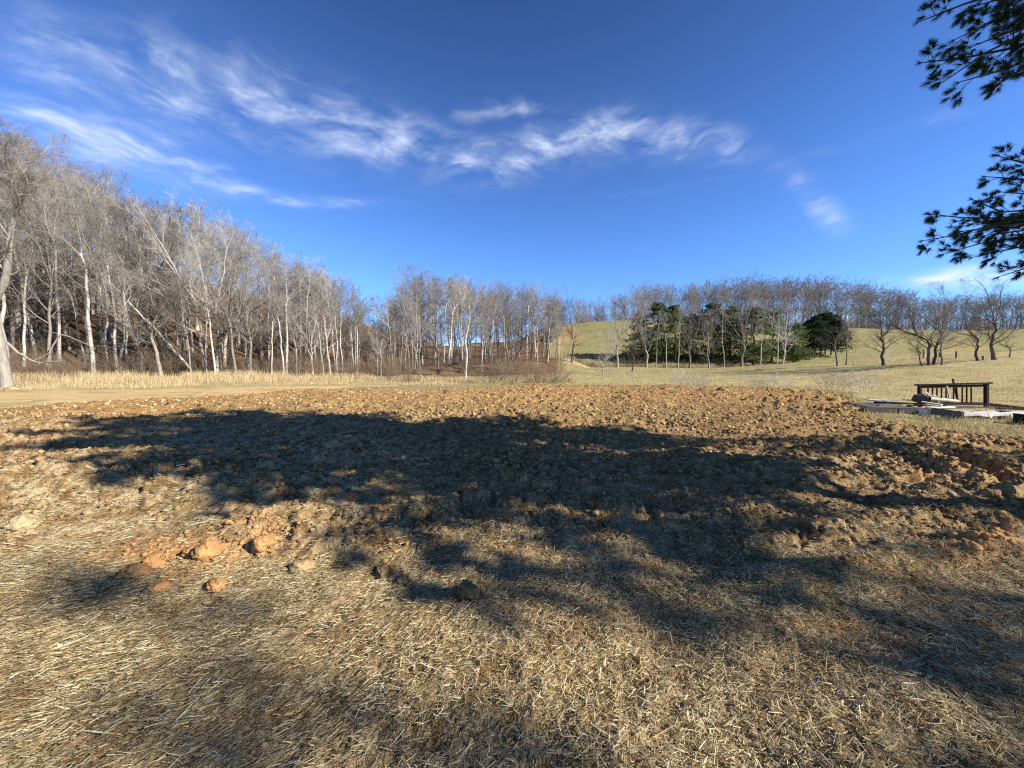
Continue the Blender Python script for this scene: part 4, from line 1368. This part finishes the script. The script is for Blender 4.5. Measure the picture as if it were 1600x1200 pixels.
P1_ = st1[:, None] + dd1[:, None] * (s_[None, :, None] * L1_[:, None, None]) + np.array([0, 0, -1.0])[None, None] * (0.10 * np.sin(s_ * np.pi * 0.9))[None, :, None] * L1_[:, None, None]
R1_ = (0.016 + 0.009 * L1_)[:, None] * np.linspace(1, 0.2, 7)[None]
hi_limb.tubes(P1_, R1_, 6)
pine_spray(hi_limb, hi_need, P1_, R1_, L1_, rp, 20, 6, 16, 0.135, 0.032, 0.12)

# limbs that show in the picture
near_limb, near_need = Acc(), Acc()
VIS = [  # trunk height, then (px, py, depth) knots, tip last
    (7.4, (1720, -70, 4.6), (1560, -10, 4.9), (1436, 34, 5.1)), (7.0, (1710, -40, 4.4), (1580, 10, 4.7), (1492, 62, 4.9)),
    (6.8, (1700, -10, 4.5), (1590, 48, 4.7), (1520, 72, 4.8)), (6.5, (1700, 30, 4.7), (1560, 84, 5.0), (1440, 98, 5.2)),
    (6.3, (1710, 10, 4.4), (1580, 70, 4.6), (1468, 132, 4.8)), (6.1, (1700, 60, 4.3), (1600, 95, 4.5), (1500, 128, 4.6)),
    (6.0, (1700, 60, 4.8), (1600, 110, 5.0), (1542, 142, 5.1)), (6.6, (1700, -40, 5.0), (1610, 20, 5.1), (1540, 40, 5.2)), (6.2, (1690, 60, 5.2), (1630, 100, 5.3), (1580, 118, 5.4)), (6.7, (1690, -10, 5.3), (1630, 40, 5.4), (1570, 58, 5.5)),
    (7.2, (1710, -60, 5.2), (1600, -8, 5.3), (1520, 10, 5.4)),
    (4.2, (1710, 330, 5.4), (1580, 350, 5.7), (1443, 376, 5.9)), (4.4, (1710, 330, 5.6), (1570, 345, 5.9), (1450, 334, 6.1)), (4.1, (1700, 345, 5.1), (1620, 352, 5.3), (1540, 368, 5.4)), (4.2, (1700, 335, 6.0), (1620, 345, 6.1), (1530, 350, 6.2)), (4.0, (1700, 360, 5.3), (1590, 372, 5.5), (1472, 398, 5.7)),
    (4.5, (1700, 310, 5.8), (1590, 335, 6.0), (1520, 312, 6.2)), (4.8, (1700, 270, 5.5), (1610, 262, 5.6), (1556, 243, 5.8)), (4.7, (1700, 290, 5.7), (1600, 284, 5.9), (1541, 276, 6.0)),
    (3.9, (1700, 370, 5.8), (1610, 385, 6.0), (1520, 402, 6.1)), (3.6, (1700, 390, 5.4), (1630, 410, 5.5), (1562, 432, 5.7)), (4.3, (1700, 330, 5.0), (1600, 355, 5.2), (1500, 362, 5.4)),
    (4.5, (1700, 300, 5.2), (1620, 310, 5.4), (1565, 300, 5.5)),
]
for hb, *kn in VIS:
    q0 = np.array([PX0 + np.interp(hb, TP1[:, 2], TP1[:, 0]), PY0 + np.interp(hb, TP1[:, 2], TP1[:, 1]), hb])
    pts = [q0] + [at(*q_) for q_ in kn]
    P_, R_, L_ = resample(pts, [0.045, 0.024, 0.014, 0.005], 14)
    P_ = P_ - np.array([PX0, PY0, 0])
    P_[1:-1] += rp.normal(size=(12, 3)) * 0.028
    near_limb.tubes(P_[None], R_[None], 6)
    Pt, Rt = P_[None, 5:], R_[None, 5:]
    pine_spray(near_limb, near_need, Pt, Rt, np.array([L_ * 0.25]), rp, 18, 6, 34, 0.077, 0.0040, 0.18)

tm_ = pine_wood.mesh("trunk", M_DARK, True); lm_ = pine_limb.mesh("limbs", M_DARK, True); nm_ = pine_need.mesh("needles", M_NEEDLE)
th_ = hi_wood.mesh("trunk", M_DARK, True); lh_ = hi_limb.mesh("limbs", M_DARK, True); nh_ = hi_need.mesh("needles", M_NEEDLE)


def pine(x, y, lab, sc=1.0, rz=0.0, wide=1.0, high=False):
    o = empty("pine_tree", (x, y, 0), rz, (sc * wide, sc * wide, sc))
    obj("trunk", th_ if high else tm_, o); l_ = obj("limbs", lh_ if high else lm_, o); obj("needles", nh_ if high else nm_, l_)
    return tag(o, lab, "pine")


p1 = pine(PX0, PY0, "dark pine whose needled boughs reach in at the right edge over the lumber", high=True)
l_ = obj("bough", near_limb.mesh("bough", M_DARK, True), p1)
obj("needles", near_need.mesh("needles", M_NEEDLE), l_)
pine(16.5, 2.0, "smaller pine outside the view, seen by the shadow at the right of the dark band", 0.62, 0.6, 0.6)
o = empty("evergreen_tree", (24.2, -9.4, 0), 0.7, (0.72, 0.72, 1.90))
obj("trunk", EV["thin"][0], o); obj("crown", EV["thin"][1], o)
tag(o, "tall slim thin evergreen behind the viewer, seen by its soft shadow at the bottom left", "evergreen")
o = empty("evergreen_tree", (18.0, -5.0, 0), 2.2, (0.95, 0.95, 1.35))
obj("trunk", EV["thin"][0], o); obj("crown", EV["thin"][1], o)
tag(o, "small thin evergreen behind the viewer, seen by feathery shade on the straw at right", "evergreen")
for i, (x, y, kd, H, rz) in enumerate(((17, -2.6, "broad1", 13, 0.4), (14.5, -3.2, "broad1", 9, 2.0))):
    tm2, cm2, top = KINDS[kd]
    o = empty("bare_tree", (x, y, 0), rz, H / top)
    obj("trunk", tm2, o); obj("crown", cm2, o)
    tag(o, ("bare tree behind the viewer, seen by soft shadow stripes on the straw", "smaller bare tree behind the viewer, seen by thin shadow bands")[i], "tree")


# ------------------------------------------------------------------ lumber pile at the right
def beam_mesh(name, p, q, w, h, mat, up=(0, 0, 1), bev=0.006):
    p = np.asarray(p, float); q = np.asarray(q, float)
    d = q - p; L = np.linalg.norm(d); d = d / L
    upv = np.asarray(up, float)
    s_ = unit(np.cross(d, upv)); u_ = np.cross(s_, d)
    bm = bmesh.new()
    r_ = bmesh.ops.create_cube(bm, size=1.0)
    for v in bm.verts:
        c = v.co
        pos = p + d * (c.x + 0.5) * L + s_ * c.y * w + u_ * c.z * h
        v.co = Vector(pos)
    bmesh.ops.bevel(bm, geom=bm.edges[:], offset=min(bev, w * 0.2, h * 0.2), segments=1, affect='EDGES')
    me = bpy.data.meshes.new(name); bm.to_mesh(me); bm.free()
    me.materials.append(mat)
    return me


def beam(name, p, q, w, h, mat, parent=None, org=(0, 0, 0), **kw):
    org = np.asarray(org, float)
    o = obj(name, beam_mesh(name, np.asarray(p) - org, np.asarray(q) - org, w, h, mat, **kw), parent)
    if parent is None:
        o.location = org
    return o


YR = 13.5
def rp_(px, py, Y=YR): return at(px, py, Y)
org = np.array([rp_(1490, 630)[0], YR, 0.0])
r = empty("deck_railing", org)
tag(r, "dark brown wooden deck railing panel standing among old boards", "railing")
def rb_(name, p, q, w, h, mat=M_WDARK, par=r, **kw): return beam(name, p, q, w, h, mat, par, org, **kw)
rb_("top_rail", rp_(1432, 601.5), rp_(1547, 598.5), 0.14, 0.045)
rb_("upper_board", rp_(1436, 604.5), rp_(1537, 602.5), 0.045, 0.09)
rb_("bottom_board", rp_(1438, 630.0), rp_(1538, 631.0), 0.045, 0.10)
rb_("post", rp_(1541, 638), rp_(1541, 600), 0.10, 0.10, up=(0, 1, 0))
rb_("post", rp_(1437, 636), rp_(1437, 602), 0.09, 0.09, up=(0, 1, 0))
for bx, tl_ in ((1450, 0), (1457, 0), (1464, 0), (1471, 0), (1478, 0.5), (1490, 0), (1497, -3), (1503.5, 0), (1510.5, 0), (1517.5, 0)):
    rb_("baluster", rp_(bx, 629), rp_(bx + tl_, 605), 0.036, 0.036, up=(0, 1, 0))

tag(beam("long_beam", rp_(1543, 632, 13.62), rp_(1640, 643, 13.4), 0.09, 0.12, M_WDARK, None, rp_(1543, 632, 13.62)), "long dark beam running right from the foot of the railing post", "beam")
tag(beam("metal_stake", rp_(1497, 628, 13.75), rp_(1488.5, 592, 13.85), 0.035, 0.035, M_METAL, None, rp_(1497, 628, 13.75), up=(0, 1, 0)), "dark stake leaning behind the railing, its tip above the top rail", "stake")
tag(beam("pale_stick", rp_(1485, 627, 13.3), rp_(1479.5, 603, 13.36), 0.05, 0.025, M_WPALE, None, rp_(1485, 627, 13.3), up=(0, 1, 0)), "pale thin board leaning upright against the railing balusters", "board")

# broken log with a splintered pale end, and the peeled pole it rests on
c = rp_(1443, 620, 13.2)
lv, lt = ico(3)
nrm = 1 + 0.25 * np.abs(vnoise(lv[:, 0] * 3, lv[:, 1] * 3 + 2 * lv[:, 2], 8)) + 0.1 * vnoise(lv[:, 0] * 9, lv[:, 2] * 9, 9)
o = empty("broken_log", (c[0], c[1], 0))
tag(o, "short dark broken log with a splintered pale end in front of the railing", "log")
obj("log_body", make_mesh("log_body", lv * nrm[:, None] * np.array([0.30, 0.16, 0.15]) + np.array([-0.03, 0, c[2] - 0.06]), None, lt, M_DARK), o)
A = Acc(); rq = np.random.default_rng(4)
n = 46
st = np.stack([rq.uniform(-0.18, 0.26, n), rq.uniform(-0.22, -0.05, n), c[2] + rq.uniform(0.02, 0.2, n)], -1)
st[:, 2] -= (st[:, 0] + 0.1) * 0.35 + 0.05
D = unit(np.stack([rq.uniform(0.4, 1, n), rq.normal(size=n) * 0.2, rq.uniform(-0.6, 0.2, n)], -1))
A.tubes(np.stack([st, st + D * 0.08, st + D * rq.uniform(0.12, 0.26, n)[:, None]], 1), np.array([0.022, 0.018, 0.004])[None] * np.ones((n, 1)), 4)
obj("splinters", A.mesh("splinters", M_WPALE), o)
A = Acc(); q0, q1 = rp_(1452, 622.5, 12.95), rp_(1496, 627, 13.2)
A.tubes(np.stack([q0, (q0 + q1) / 2, q1])[None] - q0, np.array([[0.065, 0.06, 0.055]]), 10)
o = obj("peeled_pole", A.mesh("peeled_pole", M_WPALE, True)); o.location = q0
tag(o, "pale peeled round pole lying across in front of the balusters", "pole")

# low deck section: fascia boards, joists and slats
Yd = 12.4
dl, dr = at(1352, 646, Yd), at(1443, 650, Yd - 0.35)
dl[2] = 0.0; dr[2] = 0.0
back = np.array([0.55, 1.55, 0])
org = np.array([(dl[0] + dr[0]) / 2, Yd, 0.0])
k_ = empty("deck_section", org)
tag(k_, "low grey deck section of boards lying flat left of the railing", "deck section")
def db(name, p, q, w, h, mat=M_WGREY, **kw): return beam(name, p, q, w, h, mat, k_, org, **kw)
zc = np.array([0, 0, 0.092])
mid = dl * 0.43 + dr * 0.57
db("fascia_board", dl + zc, mid - np.array([0.01, 0, 0]) + zc, 0.04, 0.19)
db("fascia_board", mid + np.array([0.01, 0.0, 0]) + zc, dr + zc, 0.04, 0.18)
db("fascia_board", dl + back + zc, dr + back + zc, 0.04, 0.19)
for f_ in np.linspace(0.03, 0.97, 6):
    a_ = dl + (dr - dl) * f_ + zc + np.array([0.03, 0.05, 0]); db("joist", a_, a_ + back * 0.94, 0.04, 0.12)
nsl = 8
for i in range(nsl):
    f_ = (i + 0.5) / nsl
    a_ = dl + back * f_ + np.array([0.12, 0, 0.172 + 0.006 * (i % 2)]); b_ = dr + back * f_ + np.array([-0.05 - 0.1 * (i % 3), 0, 0.172])
    db("deck_board", a_, b_, 0.13, 0.03, M_WGREY)
# a second frame of pale ended joists lying on its far edge
org2 = np.array([at(1402, 628, 13.7)[0], 13.7, 0.0])
k2 = empty("joist_frame", org2)
tag(k2, "dark wooden frame with a row of pale sunlit board ends behind the grey deck section", "frame")
beam("rail", at(1366, 629, 13.6), at(1441, 632, 13.4), 0.05, 0.09, M_WDARK, k2, org2)
for px in (1369, 1375, 1381.5, 1387.5, 1394, 1400.5, 1433, 1441):
    a_ = at(px, 626.3, 13.5); beam("board_end", a_, a_ + np.array([0.25, 0.7, -0.02]), 0.09, 0.035, M_WHITE, k2, org2)

o = empty("white_block", (*at(1449, 646, 11.9)[:2], 0))
tag(o, "white block with a notched top at the right end of the grey deck section", "block")
cb = at(1449, 643.5, 11.9)
og = np.array([cb[0], cb[1], 0.0])
beam("block_body", np.array([cb[0] - 0.15, cb[1], cb[2]]), np.array([cb[0] + 0.15, cb[1], cb[2]]), 0.2, 0.15, M_WHITE, o, og, bev=0.02)
beam("block_notch", np.array([cb[0] - 0.06, cb[1], cb[2] + 0.085]), np.array([cb[0] + 0.06, cb[1], cb[2] + 0.085]), 0.1, 0.02, M_WDARK, o, og)
for px, py, Y, qx, qy, Y2, w, h, mt, lab in (
    (1441, 628, 12.9, 1472, 632.5, 12.5, 0.13, 0.035, M_WPALE, "upper bleached plank slanting down right from the deck boards"),
    (1446, 632, 12.5, 1470, 634.5, 12.3, 0.10, 0.035, M_WPALE, "short bleached plank under the upper slanting one"),
    (1450, 637, 12.1, 1489, 635.5, 12.6, 0.12, 0.04, M_WPALE, "bleached plank pointing right, above the white block"),
    (1456, 642, 11.8, 1504, 659, 10.9, 0.05, 0.20, M_WGREY, "grey plank on edge running down right from the white block"),
    (1466, 639.5, 12.0, 1522, 641.5, 12.1, 0.10, 0.03, M_WPALE, "thin bleached board lying left of the large white panels"),
    (1475, 634, 12.9, 1606, 640.0, 12.7, 0.15, 0.05, M_WGREY, "long grey board lying along the foot of the railing"),
    (1543, 653.5, 11.1, 1640, 657, 11.0, 0.16, 0.05, M_WGREY, "brown grey plank across the front at the right edge, above the white scraps"),
):
    p_, q_ = at(px, py, Y), at(qx, qy, Y2)
    p_[2] = max(p_[2], h / 2 + 0.02); q_[2] = max(q_[2], h / 2 + 0.02)
    tag(beam("plank", p_, q_, w, h, mt, None, p_), lab, "plank", "loose planks of the lumber pile")


rw = np.random.default_rng(77)
for i, (px, py, Y, L_, an, mt, lab) in enumerate((
    (1372, 633, 12.9, 1.3, 0.08, M_WGREY, "loose grey board lying across the left end of the deck section"),
    (1395, 639, 12.5, 1.0, -0.12, M_WPALE, "pale narrow board lying on the front of the deck section"),
    (1420, 634, 12.8, 1.2, 0.2, M_WDARK, "dark board lying askew on the middle of the deck section"),
    (1500, 637, 12.9, 1.1, -0.15, M_WGREY, "grey board end lying at the foot of the balusters"),
    (1520, 655, 11.2, 0.8, 0.3, M_WGREY, "short grey board half hidden in grass before the white boards"),
    (1560, 639, 12.6, 1.4, 0.05, M_WDARK, "dark board lying along the far side of the white boards"),
    (1480, 648, 11.8, 0.9, -0.35, M_WDARK, "dark short board under the grey plank on edge"),
    (1352, 651, 12.0, 0.5, 0.4, M_WGREY, "short scrap board in the grass at the left front corner of the deck section"))):
    p_ = at(px, py, Y); q_ = p_ + np.array([L_ * math.cos(an), L_ * math.sin(an), rw.uniform(-0.03, 0.03)])
    o = beam("board", p_, q_, rw.uniform(0.08, 0.14), 0.03, mt, None, p_)
    tag(o, lab, "board")


def sheet(px0, px1, py0, py1, lab, th=0.03, z0=0.08, tilt=0.05, name="white_board"):
    y0 = (CAMZ - z0) * FPX / (py1 - 568); y1 = (CAMZ - z0) * FPX / (py0 - 568)
    x0, x1 = (px0 - 800) / FPX * y0, (px1 - 800) / FPX * y0
    bm = bmesh.new()
    bmesh.ops.create_cube(bm, size=1.0)
    bmesh.ops.subdivide_edges(bm, edges=bm.edges[:], cuts=3, use_grid_fill=True)
    rng = np.random.default_rng(int(px0))
    sh = ((px0 - 800) / FPX) * (y1 - y0) * 0.6
    for v in bm.verts:
        v.co = Vector(((v.co.x) * (x1 - x0) + (v.co.y) * sh, v.co.y * (y1 - y0), v.co.z * th + tilt * v.co.x + rng.normal() * 0.002))
    me = bpy.data.meshes.new(name); bm.to_mesh(me); bm.free(); me.materials.append(M_WHITE)
    o = obj(name, me); o.location = ((x0 + x1) / 2 + sh / 2, (y0 + y1) / 2, z0)
    return tag(o, lab, "panel", "white panels of the lumber pile")


sheet(1494, 1538, 643, 650, "white panel lying flat below the railing, left of the larger one")
sheet(1540, 1582, 643.5, 650, "brightest white panel lying flat below the railing post", z0=0.10)
sheet(1590, 1625, 644, 650, "white panel cut off by the right edge of the picture", z0=0.10)
for px, py, lab in ((1549, 660, "small white triangular scrap under the front plank, left one"), (1583, 660, "small white triangular scrap under the front plank, right one")):
    bm = bmesh.new()
    p_ = at(px, py, 10.9); p_[2] = 0.11
    vs_ = [bm.verts.new(c_) for c_ in ((-0.1, 0, 0.07), (0.1, 0, 0.08), (-0.06, -0.03, -0.07), (-0.1, 0.02, 0.07), (0.1, 0.02, 0.08), (-0.06, -0.01, -0.07))]
    for fidx in ((0, 2, 1), (3, 4, 5), (0, 1, 4, 3), (1, 2, 5, 4), (2, 0, 3, 5)):
        bm.faces.new([vs_[i] for i in fidx])
    me = bpy.data.meshes.new("white_scrap"); bm.to_mesh(me); bm.free(); me.materials.append(M_WHITE)
    o = obj("white_scrap", me); o.location = p_
    tag(o, lab, "scrap")
M_GREENB = wood_mat("black_green_plastic", (0.006, 0.012, 0.010), (0.014, 0.024, 0.018))
p_ = at(1640, 668, 10.2)
o = beam("dark_crate", (p_[0] - 0.7, p_[1], 0.12), (p_[0] + 0.2, p_[1], 0.12), 0.4, 0.2, M_GREENB, None, (p_[0], p_[1], 0), bev=0.03)
tag(o, "black green crate cut off by the right edge in front of the lumber", "crate")

# ------------------------------------------------------------------ far small things
p_ = hit(858, 532)
hutY = p_[1]
o = empty("white_hut", (p_[0], hutY, float(hgt(p_[0], hutY))))
tag(o, "small white hut standing at the edge of the green hill among bare trunks", "hut")
sx = 12 / FPX * hutY; sz = 13 / FPX * hutY
beam("wall", (0, -sx * 0.5, 0), (0, -sx * 0.5, sz), sx, 0.08, M_WHITE, o, up=(0, 1, 0))
beam("side_wall", (sx * 0.54, 0, 0), (sx * 0.54, 0, sz), 0.08, sx * 0.96, M_WHITE, o, up=(0, 1, 0))
beam("side_wall", (-sx * 0.54, 0, 0), (-sx * 0.54, 0, sz), 0.08, sx * 0.96, M_WHITE, o, up=(0, 1, 0))
beam("door", (-sx * 0.12, -sx * 0.5 - 0.06, 0.05), (-sx * 0.12, -sx * 0.5 - 0.06, sz * 0.85), sx * 0.12, 0.03, M_WGREY, o, up=(0, 1, 0))
beam("roof", (-sx * 0.62, 0, sz + 0.06), (sx * 0.62, 0, sz + 0.06), sx * 1.25, 0.12, M_WPALE, o)
p_ = hit(995, 532)
o = empty("white_rail", (p_[0], p_[1], float(hgt(p_[0], p_[1]))))
tag(o, "long low white rail fence on the green hill left of the evergreens", "rail")
beam("rail", (-2.2, 0, 0.75), (2.6, 0, 0.8), 0.12, 0.22, M_WPALE, o)
for dx in (-2.1, 0.2, 2.5):
    beam("post", (dx, 0.1, -0.1), (dx, 0.1, 0.85), 0.12, 0.12, M_WPALE, o, up=(0, 1, 0))
for px, py, hh, lab in ((1443, 560, 14, "grey fence post behind the twin dark tree"), (1463, 559, 8, "short fence post between the twin tree and the tall dark post"), (1468, 559, 8, "short stump like post right of the twin tree"), (1494, 560, 11, "tall dark fence post alone on the pasture left of the dirt lane"), (1536, 562, 6, "low fence post beside the dirt lane")):
    p_ = hit(px, py)
    H_ = hh / FPX * p_[1]
    A = Acc(); A.tubes(np.array([[[0, 0, -0.2], [0.01, 0, H_ * 0.5], [0.0, 0.02, H_]]]), np.array([[0.085, 0.08, 0.075]]), 8)
    vtop = len(np.concatenate(A.v))
    A.add([[0, 0.02, H_ + 0.02]] + [[0.075 * math.cos(a_), 0.02 + 0.075 * math.sin(a_), H_] for a_ in np.arange(8) / 8 * 6.2832], None, [[0, i + 1, (i + 1) % 8 + 1] for i in range(8)])
    o = obj("fence_post", A.mesh("fence_post", M_MID, False)); o.location = (p_[0], p_[1], float(hgt(p_[0], p_[1])))
    tag(o, lab, "fence post")
p_ = at(1322, 497, 70)
A = Acc(); v, t_ = ico(3)
A.add(v * (1 + 0.2 * vnoise(v[:, 0] * 3 + 5, v[:, 2] * 3, 3))[:, None] * np.array([0.22, 0.2, 0.5]), None, t_)
o = obj("white_bag", A.mesh("white_bag", M_WHITE, True)); o.location = p_
tag(o, "white scrap of plastic caught high in the grey tree right of the cedars", "plastic bag")
